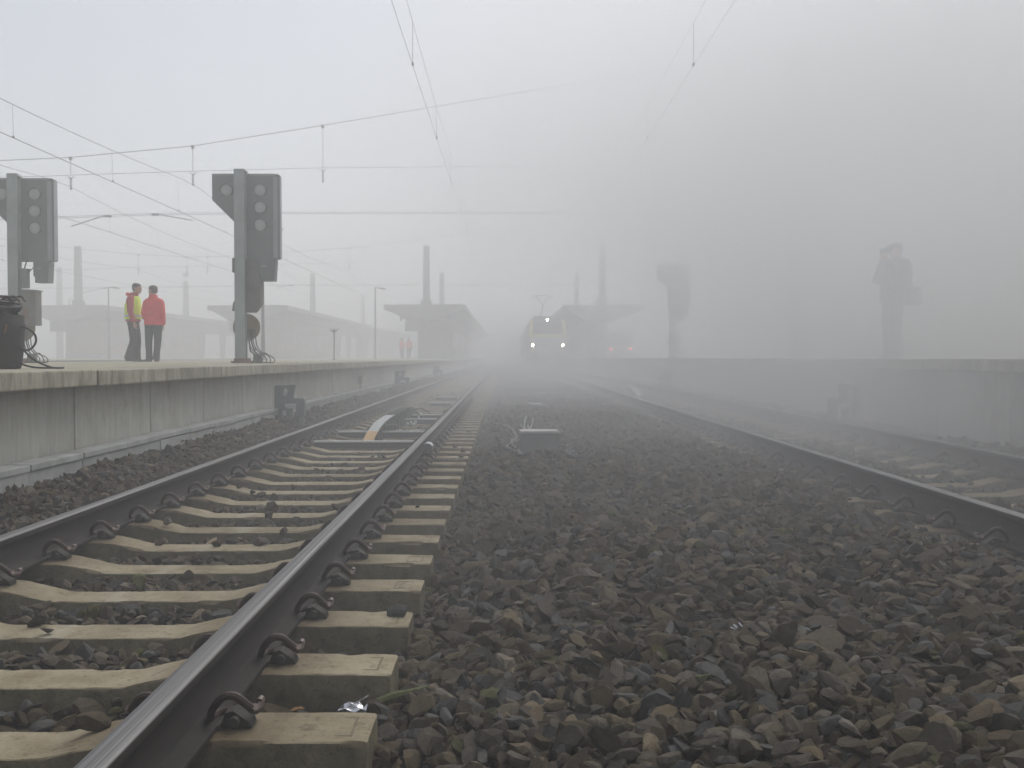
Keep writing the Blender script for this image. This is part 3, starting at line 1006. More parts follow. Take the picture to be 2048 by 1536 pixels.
# ---------------------------------------------------------------- dwarf signals, box on the wall
def dwarf(loc, flip, label, group='dwarf signals at the foot of the platform walls', spin=0):
    t = thing('dwarf_signal', label, 'dwarf signal', loc, spin, group)
    s = -1 if flip else 1
    fx = lambda P: [(s * u, v) for u, v in P]
    # tall plate on the left, low arm to the right
    b = MB().prism(fx([(-.21, .09), (-.21, .43), (-.19, .445), (.085, .455), (.05, .265), (.20, .265), (.22, .25), (.22, .02), (.10, .02), (.10, .185), (-.05, .185), (-.05, .09)]), 'y', -.06, .05)
    h = b.build('signal_head', M['sigdark'], t)
    e = MB()
    n = 20
    R = []
    for dd, k in ((-.064, 1), (-.068, .9), (-.070, .5), (-.0705, .05)):
        R.append([(s * (-.055 + .035 * k * math.cos(a * 2 * math.pi / n)), dd, .345 + .058 * k * math.sin(a * 2 * math.pi / n)) for a in range(n)])
    e.rings(R).build('lens', M['palebar'], h, smooth=True)
    MB().box((s * .025, -.075, .16), (.16, .03, .045), ch=.006).build('number_plate', M['palebar'], t)
    MB().box((s * .0, -.02, .045), (.09, .07, .15)).box((s * .17, 0, -.05), (.06, .06, .15)).box((s * -.13, 0, 0), (.06, .06, .24)).build('foot', M['sigdark'], t)
    MB().tube([(s * -.1, .0, -.03), (s * -.02, -.05, -.06), (s * .12, -.06, -.09)], .012, 6).build('cable_lead', M['cable'], t)
    return t
dwarf((-3.05, 14.85, 0.0), False, 'dark dwarf signal with oval lens, nearest one below the left platform wall')
dwarf((-2.98, 30.5, 0.0), False, 'small second dwarf signal farther along the left platform wall', )
dwarf((4.72, 14.4, 0.02), True, 'dark dwarf signal with pale plate in front of the foggy right wall')
dwarf((4.72, 30.5, 0.0), True, 'tiny dwarf signal farther along the hazy right wall')
dwarf((-2.98, 47.0, 0.0), False, 'third dwarf signal, a speck at the far end of the left wall')

def wall_box():
    t = thing('wall_box', 'small grey box with dangling leads on the left platform wall', 'box', (-3.40, 24.2, 0.0))
    MB().box((.05, 0, .33), (.10, .10, .19), ch=.008).build('case', M['sigbox'], t)
    MB().tube([(.05, -.02, .24), (.06, -.02, .14), (.05, 0, .02)], .012, 6).tube([(.06, .02, .24), (.09, .02, .19), (.08, .02, .12)], .009, 6).build('lead', M['cable'], t)
    return t
wall_box()

# ---------------------------------------------------------------- contact ramp between the rails, steel cross bars
def build_ramp():
    t = thing('contact_ramp', 'arched metal contact ramp with a wooden end between the rails of the left track', 'contact ramp', (XL + .02, 0, 0))
    def zz(y):   # height of the bent strip
        u = (y - 12.15) / 6.4
        return -.135 + .175 * (1 - abs(2 * u - 1) ** 4.2)
    def strip(y0, y1, n, name, m, w=.125, th=.014, lift=0):
        P = []
        for i in range(n + 1):
            y = y0 + (y1 - y0) * i / n
            P.append((y, zz(y) + lift))
        prof = P + [(y, z - th) for y, z in reversed(P)]
        mb = MB()
        mb.prism(prof, 'x', -w / 2, w / 2)
        return mb.build(name, M[m], t, smooth=True)
    strip(12.15, 12.62, 3, 'wooden_end', 'rampwood')
    strip(12.62, 14.55, 10, 'metal_strip', 'rampmetal')
    strip(17.2, 18.1, 5, 'end_strip', 'rampmetal')
    b = MB()
    y = 14.58
    while y < 17.2:
        b.box((0, y, zz(y) - .012), (.13, .05, .028), (zz(y) - zz(y + .05), 0, 0)); y += .11
    b.build('ribbed_middle', M['rampdark'], t)
    q = MB()
    r = random.Random(9)
    y = 12.5
    while y < 18.4:
        z = zz(y)
        q = MB()
        q.box((0, y, (z - .03 - .24) / 2 - .01), (.07, .05, max(.03, z + .22)))
        q.box((.0, y, z - .035), (.16, .06, .03))
        q.build('support', M['rampdark'], t)
        y += .42
    for k in range(14):
        yy = r.uniform(14.2, 18.3); xx = r.choice((-1, 1)) * r.uniform(.10, .30)
        MB().ball((xx, yy, -.18 + r.uniform(0, .06)), (.022, .022, .03), 0, 8, 6).build('insulator', M['palebar'], t, smooth=True)
    c = MB()
    for k in range(9):
        y0 = r.uniform(13.4, 18.2); s = r.choice((1, 1, -1))
        c.tube([(s * .04, y0, -.06), (s * .14, y0 + .1, -.05), (s * .24, y0 + .25, -.12), (s * .34, y0 + .3 + r.uniform(-.2, .2), -.21)], .012, 6)
    c.build('cable_lead', M['cable'], t, smooth=True)
build_ramp()
for i, (y, xa, xb, lab) in enumerate(((12.10, -.60, .60, 'bright metal cross bar right at the wooden end of the contact ramp'), (13.72, -.58, .58, 'metal cross bar under the rising part of the contact ramp'),
                       (16.5, -.2, .55, 'metal cross bar under the ribbed middle of the contact ramp'), (17.7, -.1, .58, 'thin metal cross bar under the far half of the contact ramp'),
                       (22.5, -.02, .46, 'bright metal bar lying across just beyond the contact ramp'), (25.6, -.06, .46, 'farthest bright metal bar lying across the left track'))):
    t = thing('cross_bar', lab, 'metal bar', (XL, y, -.215), 0, 'metal bars across the left track')
    MB().box(((xa + xb) / 2, 0, .08), (xb - xa, .075, .02), ch=.004).build('top_flange', M['palebar'], t)
    MB().box(((xa + xb) / 2, .01, .035), (xb - xa - .01, .03, .07)).build('web_gap_shade', M['under'], t)  # dark brown imitates the shaded gap beneath the bar
for x, lab in ((-.1, 'thin pale bar across the foggy right track, before the second short ramp'),):
    t = thing('cross_bar', lab, 'metal bar', (XR, 27.0, ZR - .215), 0, None)
    MB().box((0, 0, .09), (1.0, .07, .02), ch=.004).build('top_flange', M['palebar'], t)
    MB().box((0, 0, .03), (.98, .03, .11)).build('web_gap_shade', M['sigdark'], t)  # dark colour again stands for shade below the bar

def far_ramp():
    t = thing('contact_ramp', 'pale curved ramp end in the middle of the foggy right track', 'contact ramp', (XR, 25.5, ZR))
    P = []
    for i in range(9):
        u = i / 8
        P.append((u * 2.4, -.16 + .19 * math.sin(u * math.pi / 1.9)))
    MB().prism(P + [(y, z - .016) for y, z in reversed(P)], 'x', -.075, .075).build('metal_strip', M['rampmetal'], t, smooth=True)
    for y, z in P[2::2]: MB().box((0, y, (z - .22) / 2), (.07, .05, z + .2)).build('support', M['rampdark'], t)
far_ramp()

# axle counter head clamped to the field side of the big rail
def axle_counter():
    t = thing('axle_counter', 'small pale-capped counting head clamped to the outside of the big foreground rail', 'axle counter', (XL + .7535, 10.6, 0))
    MB().prism([(.045, -.10), (.13, -.10), (.135, -.06), (.115, -.037), (.075, -.03), (.048, -.045)], 'y', -.09, .09).build('head_case', M['sigbox'], t)
    MB().prism([(.05, -.036), (.072, -.022), (.11, -.029), (.132, -.052), (.128, -.056), (.108, -.036), (.073, -.029), (.052, -.042)], 'y', -.092, .092).build('cap', M['palebar'], t)
    MB().box((.06, 0, -.15), (.05, .08, .10)).build('clamp', M['clip'], t)
    MB().tube([(.1, -.05, -.10), (.14, -.06, -.16), (.17, -.02, -.21), (.21, .1, -.24)], .013, 6).build('cable_lead', M['cable'], t)
axle_counter()

# ---------------------------------------------------------------- junction box on the ballast with its pale cables
def junction():
    t = thing('junction_box', 'grey cable junction box with pale lid on the ballast between the tracks', 'junction box', (.36, 10.75, -.155), rad(3))
    MB().box((0, 0, .12), (.385, .30, .20), ch=.008).build('case', M['box'], t)
    MB().prism([(-.195, .222), (.195, .222), (.21, .232), (.195, .246), (-.195, .246)], 'y', -.165, .165).build('lid', M['boxlid'], t)
    MB().box((0, .02, .01), (.42, .34, .05)).build('plinth', M['trough'], t)
junction()
def pale_cables():
    r = random.Random(12)
    def wiggle(P, n=5, amp=.012):
        Q = []
        for i in range(len(P) - 1):
            a, b = Vector(P[i]), Vector(P[i + 1])
            for k in range(n):
                q = a.lerp(b, k / n)
                q += Vector((r.uniform(-amp, amp), r.uniform(-amp * 2, amp * 2), r.uniform(-amp * .5, amp * .7)))
                Q.append(q)
        Q.append(Vector(P[-1]))
        return Q
    zb = lambda x, y: float(zbed(x, y)) + .038
    def run(pts, rr, mb, lift=0):
        P = [(x, y, zb(x, y) + z + lift) for x, y, z in pts]
        mb.tube(wiggle(P), rr, 5)
    a = MB()
    run([(.14, 10.7, .02), (.06, 10.8, .05), (.03, 11.3, .03), (.10, 11.9, .05), (.16, 12.6, .04), (.13, 13.6, .05), (.06, 14.6, .03), (.0, 15.4, .02)], .010, a)
    run([(.13, 10.9, .03), (.07, 11.2, .07), (.13, 11.8, .03), (.20, 12.3, .05), (.18, 13.0, .02)], .008, a)
    tag(a.build('pale_cable', M['palecable'], smooth=True), 'pale cable winding away behind the left side of the junction box', 'cable', 'loose cables by the junction box')
    b = MB()
    run([(.30, 11.0, .02), (.27, 11.6, .03), (.25, 12.4, .04), (.27, 13.6, .02), (.30, 15.0, .02), (.36, 17.0, .02)], .010, b)
    run([(.36, 11.0, .05), (.32, 11.7, .05), (.29, 12.3, .06), (.31, 13.2, .03), (.33, 14.4, .02)], .009, b)
    run([(.42, 11.0, .08), (.36, 11.6, .06), (.33, 12.0, .05), (.35, 12.8, .03), (.36, 13.8, .02), (.45, 16.0, .02)], .009, b)
    run([(.45, 10.95, .10), (.38, 11.7, .06), (.34, 12.2, .05), (.29, 13.4, .03), (.24, 14.8, .02)], .009, b)
    tag(b.build('grey_cables', M['trough'], smooth=True), 'bundle of grey cables running from behind the junction box towards the train', 'cables', 'loose cables by the junction box')
    c = MB()
    for k in range(3):
        P = []
        for i in range(26):
            an = i * .36 + k
            rr = .10 + .018 * k + .01 * math.sin(an * 1.7)
            x, y = .72 + rr * math.cos(an) + .02 * k, 10.5 + rr * 2.2 * math.sin(an) - .2 * k
            P.append((x, y, zb(x, y) + .03 + .02 * math.sin(an + k)))
        c.tube(P, .005, 5)
    run([(.56, 10.6, .05), (.62, 10.3, .06), (.70, 9.9, .02), (.78, 9.6, .03)], .009, c)
    run([(.56, 10.4, .04), (.60, 10.0, .05), (.66, 9.7, .03)], .009, c)
    tag(c.build('cable_coil', M['dullcable'], smooth=True), 'coil of pale cable lying to the right of the junction box', 'cable', 'loose cables by the junction box')
pale_cables()
def scrap(name, label, cat, loc, size, m, rot=(0, 0, 0)):
    mb = MB().box((0, 0, 0), size, rot, ch=min(size) * .2)
    return tag(mb.build(name, M[m], None, loc=loc), label, cat)
scrap('metal_strip', 'thin pale strip lying on the ballast well behind the junction box', 'strip', (1.12, 26.5, -.06), (.68, .06, .03), 'palebar', (0, .02, .1))
scrap('lid_plate', 'pale flat lid lying on the ballast behind the cables, larger of two scraps', 'lid', (.62, 20.4, -.075), (.30, .34, .035), 'galv', (.05, .06, .3))
scrap('metal_scrap', 'small pale scrap right of the thin strip, near the right track', 'scrap', (2.05, 28.6, -.09), (.20, .08, .03), 'palebar', (0, .05, .3))

def foil():
    r = random.Random(21)
    mb = MB()
    pts = []
    n, m_ = 7, 6
    for i in range(n):
        for j in range(m_):
            pts.append(((i - 3) * .013 + r.uniform(-.007, .007), (j - 2.5) * .012 + r.uniform(-.006, .006), .026 * r.random() + .02 * math.exp(-((i - 3) ** 2 + (j - 2.5) ** 2) / 5)))
    F = [(i * m_ + j, (i + 1) * m_ + j, (i + 1) * m_ + j + 1, i * m_ + j + 1) for i in range(n - 1) for j in range(m_ - 1)]
    low = [(x * .9, y * .9, z - .012) for x, y, z in pts]
    k = len(pts)
    mb.add(pts, F); mb.add(low, [tuple(reversed(f)) for f in F])
    mb.prism([(-.03, .012), (.045, .055), (.05, .058), (-.02, .02)], 'y', -.012, .004)
    tag(mb.build('foil_scrap', M['foil'], None, loc=(-.472, 3.225, -.268)), 'crumpled piece of silver foil between the two lowest sleepers', 'litter')
    mb = MB()
    for i in range(3):
        mb.box((.012 * i, .004 * i, .006 * i), (.022, .018, .004), (.5 * i, .4, .8 * i))
    tag(mb.build('foil_fleck', M['foil'], None, loc=(.795, 3.58, -.098)), 'tiny silver fleck among the dark stones at the lower right', 'litter')
    mb = MB().tube([(-.07, -.03, -.012), (-.02, -.005, 0), (.03, .012, .004), (.09, .03, .016)], [.013, .015, .013, .008], 8)
    tag(mb.build('mossy_stick', M['moss'], None, smooth=True, loc=(-.335, 3.33, -.245)), 'short mossy green stick by the end of the second lowest sleeper', 'stick')
    mb = MB()
    P = [(-.022, 0, 0), (-.008, .012, .006), (.012, .010, .010), (.026, 0, .004), (.010, -.012, .008), (-.008, -.011, .002)]
    mb.add(P, [(0, 1, 2, 3, 4, 5)]); mb.add([(x, y, z - .0015) for x, y, z in P], [(5, 4, 3, 2, 1, 0)])
    tag(mb.build('dead_leaf', M['leafbrown'], None, loc=(-.645, 3.22, -.255)), 'small brown dead leaf left of the silver foil', 'leaf')
foil()

# ---------------------------------------------------------------- canopies, masts, lamps
def canopy(xc, zp, y0, y1, label, stairs=True):
    t = thing('platform_canopy', label, 'canopy', (xc, y0, 0))
    L = y1 - y0
    w = 3.38
    top = 5.22
    MB().prism([(-w, top), (w - .3, top + .05), (w, top), (w, top - .40), (w - .35, top - .46), (.75, 4.05), (-1.75, 4.05), (-w + .4, top - .46), (-w, top - .40)], 'y', 0, L).build('roof', M['canopy'], t)
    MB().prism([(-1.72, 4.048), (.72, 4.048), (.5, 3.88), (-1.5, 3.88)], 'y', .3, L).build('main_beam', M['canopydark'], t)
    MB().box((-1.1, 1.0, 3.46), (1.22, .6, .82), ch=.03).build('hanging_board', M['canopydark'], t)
    MB().box((-2.2, 2.4, 4.15), (.20, .24, .36), ch=.02).box((-2.2, 2.4, 4.45), (.04, .04, .4)).build('hanging_lamp', M['lamp'], t)
    y = 2.0
    while y < L:
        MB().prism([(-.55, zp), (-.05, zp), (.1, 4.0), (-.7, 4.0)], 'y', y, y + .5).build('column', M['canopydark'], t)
        y += 9.5
    if stairs:
        b = MB().box((.75, 16, (zp + 4.04) / 2), (2.9, 29, 4.04 - zp - .01))  # real below the near canopy, added below the far ones to keep them dark
        s = b.build('stair_house_dark_fill', M['brick'], t)
        for k in range(6):
            MB().box((2.205, 4 + k * 4.4, 2.4), (.03, 2.6, 1.5)).box((2.215, 4 + k * 4.4, 2.4), (.03, .08, 1.5)).build('window', M['glassdark'], s)
        MB().box((.75, 16, zp + .25), (2.96, 29.06, .5)).build('plinth', M['canopydark'], s)
canopy(-6.57, PL_Z, 86.5, 205, 'grey concrete platform canopy with a hanging board, left of the train')
canopy(-21.6, PL_Z, 88.0, 205, 'foggy platform canopy seen behind the signal with the yellow-brown disc')
canopy(-36.8, PL_Z, 88.0, 205, 'faint platform canopy behind the two men in red')
canopy(8.38, PR_Z, 87.0, 205, 'ghostly platform canopy right of the train, almost lost in steam', False)

def mast(x, y, zp, h, label, cap=False):
    t = thing('catenary_mast', label, 'mast', (x, y, zp), 0, 'tapered concrete masts carrying the overhead wires')
    a, b = .34, .25
    R = []
    for z, k in ((0, a), (h * .35, a * .92), (h - .25, b), (h, b - .02)):
        R.append([(-k, -k * .8, z), (k, -k * .8, z), (k, k * .8, z), (-k, k * .8, z)])
    MB().rings(R).build('shaft', M['mast'], t)
    MB().box((0, 0, h * .50), (.84, .66, .38), ch=.03).build('collar', M['canopydark'], t)
    r = MB()
    for k in range(3):
        for s in ((-1,) if k < 2 else (1,)):
            P = [(s * (.62 + .16 * math.cos(u * math.pi / 8)), -.1, h * .50 + .1 + .34 * math.sin(u * math.pi / 8) - .25 * k) for u in range(17)]
            r.tube(P, .02, 6)
    r.build('wire_ring', M['wire'], t, smooth=True)
    if cap:
        MB().cyl((0, 0, h), (0, 0, h + .55), .03, 6).box((0, 0, h + .75), (.62, .3, .42), ch=.03).build('top_box', M['insul'], t)
mast(-36.8, 90.5, PL_Z, 9.7, 'broad pale concrete mast standing left of the man in the yellow vest')
mast(-51.8, 122, PL_Z, 10.6, 'faintest concrete mast, farthest left, beside the broad pale one')
mast(-36.8, 121, PL_Z, 8.9, 'faint mast with a small box on top, right of the man in red', True)
mast(-21.6, 118, PL_Z, 9.6, 'faint concrete mast rising over the canopy behind the yellow-disc signal')
mast(-21.6, 160, PL_Z, 9.6, 'very faint mast behind the lamp post left of the near canopy')
mast(-6.6, 89.0, PL_Z, 9.6, 'tall grey mast standing up through the canopy left of the train')
mast(-6.9, 116, PL_Z, 9.5, 'shorter-looking faint mast behind the one on the canopy left of the train')
mast(8.4, 89.0, PR_Z, 9.6, 'dim mast rising through the foggy canopy right of the train')
mast(8.3, 119, PR_Z, 9.6, 'dimmer mast directly right of the train pantograph')
mast(10.9, 38.6, PR_Z, 11.6, 'mast wholly veiled by steam on the right platform, near the ghostly signal')

def lamp_post(x, y, zp, label, h=5.0):
    t = thing('lamp_post', label, 'street lamp', (x, y, zp), 0, 'lamp posts on the platforms')
    MB().tube([(0, 0, 0), (0, 0, .9), (0, 0, .92), (0, 0, h)], [.075, .072, .062, .048], 12).build('pole', M['lamp'], t, smooth=True)
    MB().box((0, 0, .02), (.3, .3, .04), ch=.008).build('base_plate', M['lamp'], t)
    a = MB().tube([(0, 0, h - .1), (.12, 0, h - .03), (.25, 0, h - .06)], .03, 8)
    a.build('arm', M['lamp'], t, smooth=True)
    b = MB(); R = []
    for i in range(11):
        u = i / 10; wv = max(.02, math.sin(math.pi * min(1, .08 + u * .9)) ** .6)
        zt = h - .04 - .10 * u
        R.append([(.18 + .62 * u, .13 * wv * math.cos(k * math.pi / 6), zt + (.085 if math.sin(k * math.pi / 6) > 0 else .05) * wv * math.sin(k * math.pi / 6)) for k in range(12)])
    b.rings(R)
    b.build('lamp_head', M['lamp'], t, smooth=True)
lamp_post(-9.0, 39.0, PL_Z, 'thick lamp post directly behind the lone signal, its head poking out right')
lamp_post(-9.0, 73.0, PL_Z, 'slim lamp post left of the nearer canopy, head pointing right')
lamp_post(-27.4, 72.5, PL_Z, 'distant lamp post just left of the man in the yellow vest')

def stand_post(x, y, zp, label, h=1.3):
    t = thing('marker_post', label, 'post', (x, y, zp))
    MB().cyl((0, 0, 0), (0, 0, h - .12), .03, 10).build('stem', M['lamp'], t, smooth=True)
    MB().tube([(-.16, 0, h - .02), (-.06, 0, h - .14), (0, 0, h - .16), (.06, 0, h - .14), (.17, 0, h)], .022, 6).ball((0, 0, h - .10), (.09, .05, .045)).tube([(0, 0, h - .14), (.01, 0, h + .02)], .02, 6).build('forked_head', M['sigdark'], t, smooth=True)
    MB().cyl((0, 0, 0), (0, 0, .03), .09, 12).build('foot', M['lamp'], t)
stand_post(-7.0, 43.0, PL_Z, 'thin waist-high post with forked top, between lone signal and near canopy')

# ---------------------------------------------------------------- overhead wires
def px(x, y, s):
    return ((x - 1008) / s, CAM_Z + (715 - y) / s)
def insulator(mb, a, b, r=.05, n=4):
    a, b = Vector(a), Vector(b)
    for i in range(n):
        p = a.lerp(b, (i + .5) / n)
        mb.cyl(p + (b - a).normalized() * -.012, p + (b - a).normalized() * .012, r, 10)
    mb.cyl(a, b, r * .4, 8)
def headspan(y, s, upper, mid, low, drops, arms, label):
    t = thing('cross_span', label, 'overhead wires', (0, y, 0), 0, 'cross spans of wire between the masts')
    U = [(*[px(a, b, s)[0]], 0, px(a, b, s)[1]) for a, b in upper]
    Q = [(px(a, b, s)[0], 0, px(a, b, s)[1]) for a, b in mid]
    W = [(px(a, b, s)[0], 0, px(a, b, s)[1]) for a, b in low]
    MB().tube(U, .013, 6).build('head_wire', M['wire'], t, smooth=True)
    MB().tube(Q, .009, 6).build('upper_wire', M['wire'], t, smooth=True)
    MB().tube(W, .008, 6).tube([(x, .12, z + .07) for x, _, z in W], .007, 6).build('steady_wire', M['wire'], t, smooth=True)
    def at(P, x):
        for a, b in zip(P, P[1:]):
            if a[0] <= x <= b[0]:
                u = (x - a[0]) / (b[0] - a[0]); return a[2] + (b[2] - a[2]) * u
        return P[-1][2]
    for xp in drops:
        x = (xp - 1008) / s
        z0, z1 = at(U, x), at(Q, x)
        d = MB().cyl((x, 0, z0), (x, 0, z1), .010, 6).box((x, 0, z0 - .04), (.10, .08, .12)).build('dropper', M['wire'], t)
        i = MB()
        insulator(i, (x, 0, z1 - .10), (x, 0, z1 - .55), .055, 4)
        R = [(x + .13 * math.cos(k * math.pi / 8), 0, z1 + .10 * math.sin(k * math.pi / 8)) for k in range(9, 16)]
        i.tube(R, .016, 6)
        i.build('insulator', M['insul'], d)
    for (xa, ya, xb, yb) in arms:
        a, b = px(xa, ya, s), px(xb, yb, s)
        m = MB().tube([(a[0], -.1, a[1]), (b[0], -.05, b[1])], .020, 6)
        m.build('steady_arm', M['galv'], t)
        i = MB(); dx = .28 if b[0] > a[0] else -.28
        insulator(i, (b[0], 0, b[1]), (b[0] + dx, 0, b[1] - .0), .055, 4)
        i.build('arm_insulator', M['insul'], t)
headspan(38.6, 54.0, [(-979, 180), (-600, 262), (-250, 318), (0, 325), (148, 318), (390, 295), (648, 254), (1597, 95)],
         [(-979, 380), (-250, 362), (104, 355), (148, 353), (390, 345), (640, 338), (1000, 335), (1597, 334)],
         [(-979, 450), (0, 442), (104, 439), (320, 431), (560, 429), (1000, 428), (1597, 428)],
         (148, 390, 648), ((150, 455, 213, 434), (390, 443, 322, 431)), 'nearer cross span of wires, passing high above the two signals')
headspan(75.6, 27.55, [(-420, 420), (103, 492), (160, 499), (281, 510), (377, 515), (447, 514), (700, 497), (1000, 460), (1240, 425)],
         [(-420, 546), (180, 540), (281, 535), (418, 533), (700, 526), (1000, 525), (1240, 525)],
         [(-420, 582), (105, 578), (380, 575), (560, 572), (1130, 570), (1240, 570)],
         (281, 377, 418, 700), ((165, 588, 210, 577), (552, 578, 580, 571)), 'farther cross span of wires, just above the heads of the two men')

def catenary(x, names, zc=6.0, wig=.12, y1=150, wr=.0095):
    sup = [1.6 - 37, 1.6, 38.6, 75.6, 112.6, y1]
    st = [.6, -.6, .7, -.6, .6, 0]
    def sx(y):
        return x + wig * np.interp(y, sup, st)
    P = []
    y = -16.0
    while y <= y1:
        P.append((sx(y), y, zc)); y += 4.625
    c = MB().tube(P, wr, 6)
    tag(c.build('contact_wire', M['wire'], smooth=True), names[0], 'overhead wire', 'overhead wires along the tracks')
    Q = []; y = -16.0
    def zm(y):
        k = ((y - 1.6) % 37) / 37
        return zc + 1.30 - 0.55 * 4 * k * (1 - k)
    while y <= y1:
        Q.append((x + .3 * (sx(y) - x), y, zm(y))); y += 2.3125
    m = tag(MB().tube(Q, wr * .9, 6).build('messenger_wire', M['wire'], smooth=True), names[1], 'overhead wire', 'overhead wires along the tracks')
    y = 6.2
    k = 0
    while y < 70:
        if abs(((y - 1.6 + 18.5) % 37) - 18.5) > 1.5:
            MB().cyl((sx(y), y, zc), (x + .3 * (sx(y) - x), y, zm(y)), .004, 5).box((sx(y), y, zc + .02), (.03, .06, .05)).build('dropper', M['wire'], m)
        y += 6.1667
catenary(XL, ('contact wire running straight above the left track', 'messenger wire above the contact wire of the left track'), wr=.0036)
catenary(XR, ('contact wire above the right track, fading at the upper right', 'messenger wire above the right track, faintest at the upper right'), wr=.0026)
catenary(-11.55, ('dark contact wire crossing behind the lone signal from the upper left', 'upper messenger wire that enters highest at the left picture edge'))
catenary(-16.3, ('contact wire leaving the left signal and falling towards the two men', 'thin messenger wire passing close over the top of the left signal'))
catenary(-26.6, ('low far contact wire behind the head of the left signal', 'far messenger wire beyond the two signals'), y1=130)

# ---------------------------------------------------------------- electric locomotive with headlights on
def build_loco():
    t = thing('locomotive', 'electric locomotive with yellow-framed cab and three bright headlights coming out of the fog', 'locomotive', (XR, 80.0, ZR))
    W = 1.45
    def sect(k, top, y, zlo=.95):
        w = W * k
        return [(-w, y, zlo), (-w, y, 2.55), (-w * .985, y, 3.2), (-w * .90, y, top - .28), (-w * .70, y, top - .06), (-w * .3, y, top), (w * .3, y, top), (w * .70, y, top - .06), (w * .90, y, top - .28), (w * .985, y, 3.2), (w, y, 2.55), (w, y, zlo)]
    MB().rings([sect(.93, 3.80, .55), sect(.985, 3.93, .9), sect(1, 3.98, 1.8), sect(1, 3.98, 18.2), sect(.96, 3.85, 19.0)]).build('body', M['locodark'], t)
    # nose: flat lower front, windscreen raked back
    b = MB()
    def fr(z, y, w): return [(-w, y, z), (w, y, z), (w, .9, z), (-w, .9, z)]
    b.rings([fr(.95, .10, 1.30), fr(1.2, .0, 1.36), (fr(2.36, .02, 1.39))]).build('nose', M['locogrey'], t)
    MB().rings([fr(2.56, .06, 1.395), fr(3.55, .32, 1.35), fr(3.86, .52, 1.12)]).build('cab_front', M['locodark'], t)
    MB().prism([(-1.39, 2.36), (1.39, 2.36), (1.395, 2.56), (-1.395, 2.56)], 'y', .03, .89).build('yellow_band', M['locoyellow'], t)
    for s in (-1, 1):
        MB().rings([[(s * 1.15, .045, 2.56), (s * 1.405, .055, 2.56), (s * 1.405, .62, 2.56), (s * 1.15, .62, 2.56)],
                    [(s * 1.13, .30, 3.56), (s * 1.365, .31, 3.56), (s * 1.365, .75, 3.56), (s * 1.13, .75, 3.56)],
                    [(s * 1.05, .42, 3.74), (s * 1.26, .44, 3.72), (s * 1.26, .8, 3.72), (s * 1.05, .8, 3.74)]]).build('yellow_stripe', M['locoyellow'], t)
    MB().rings([[(-1.10, .055, 2.66), (1.10, .055, 2.66), (1.10, .2, 2.66), (-1.10, .2, 2.66)], [(-1.06, .262, 3.46), (1.06, .262, 3.46), (1.06, .4, 3.46), (-1.06, .4, 3.46)]]).build('windscreen', M['glassdark'], t)
    MB().box((0, .03, 2.7), (.05, .06, .05)).tube([(-.4, .05, 2.62), (-.25, .17, 3.2)], .015, 6).tube([(.4, .05, 2.62), (.55, .17, 3.2)], .015, 6).build('wiper', M['under'], t)
    for s in (-1, 1):
        h = MB().box((s * 1.13, -.005, 1.72), (.44, .05, .24), ch=.02).build('headlight', M['under'], t)
        MB().cyl((s * 1.15, -.045, 1.72), (s * 1.15, -.02, 1.72), .105, 20).build('lamp_glass', M['headlight'], h)
    h = MB().box((0, .36, 3.68), (.34, .10, .26), ch=.03).build('headlight', M['under'], t)
    MB().cyl((0, .285, 3.68), (0, .31, 3.68), .095, 20).build('lamp_glass', M['toplight'], h)
    MB().box((0, .35, .72), (2.5, .5, .5), ch=.05).build('buffer_beam', M['under'], t)
    for s in (-1, 1):
        bb = MB().cyl((s * .875, .1, 1.0), (s * .875, -.35, 1.0), .11, 16)
        R = [[(s * .875 + q * 1.25 * math.cos(a * math.pi / 12), yy, 1.0 + q * math.sin(a * math.pi / 12)) for a in range(24)] for q, yy in ((.20, -.35), (.22, -.39), (.2, -.42))]
        bb.rings(R).build('buffer', M['under'], t, smooth=True)
    MB().tube([(0, .1, 1.0), (0, -.25, .95), (0, -.3, .7)], .05, 8).box((0, -.05, 1.0), (.3, .2, .2)).build('coupling', M['under'], t)
    MB().prism([(-1.3, .14), (1.3, .14), (1.2, .5), (-1.2, .5)], 'y', .2, .3).build('snow_plough', M['under'], t)
    for yb in (4.2, 14.8):
        g_ = MB().box((0, yb, .62), (2.3, 3.9, .5), ch=.05).build('bogie', M['under'], t)
        for dy in (-1.4, 1.4):
            MB().cyl((-.80, yb + dy, .55), (-.68, yb + dy, .55), .55, 28).cyl((.68, yb + dy, .55), (.80, yb + dy, .55), .55, 28).cyl((-.7, yb + dy, .55), (.7, yb + dy, .55), .09, 12).build('wheelset', M['under'], g_, smooth=True)
    MB().box((0, 9.5, .75), (2.5, 5.5, .55), ch=.05).build('transformer', M['under'], t)
    for s in (-1, 1):
        d = MB().box((s * 1.452, 2.4, 2.3), (.03, .8, 1.9)).build('door', M['locogrey'], t)
        MB().box((s * 1.47, 2.4, 2.8), (.02, .5, .6)).build('pane', M['glassdark'], d)
        MB().box((s * 1.452, 10, 2.9), (.03, 12, .5)).build('side_grille', M['glassdark'], t)
    p = MB().box((-.2, 5.0, 4.1), (1.5, 1.6, .10)).cyl((-.7, 4.4, 3.95), (-.7, 4.4, 4.1), .08).cyl((.4, 4.4, 3.95), (.4, 4.4, 4.1), .08).cyl((-.7, 5.6, 3.95), (-.7, 5.6, 4.1), .08).cyl((.4, 5.6, 3.95), (.4, 5.6, 4.1), .08)
    pa = p.build('pantograph', M['under'], t)
    a = MB().tube([(-.35, 5.6, 4.12), (-.2, 4.2, 4.95)], .045, 8).tube([(-.2, 4.2, 4.95), (-.72, 5.2, 5.80)], .030, 8).tube([(-.2, 4.2, 4.95), (.26, 5.2, 5.80)], .030, 8)
    a.build('arm', M['under'], pa)
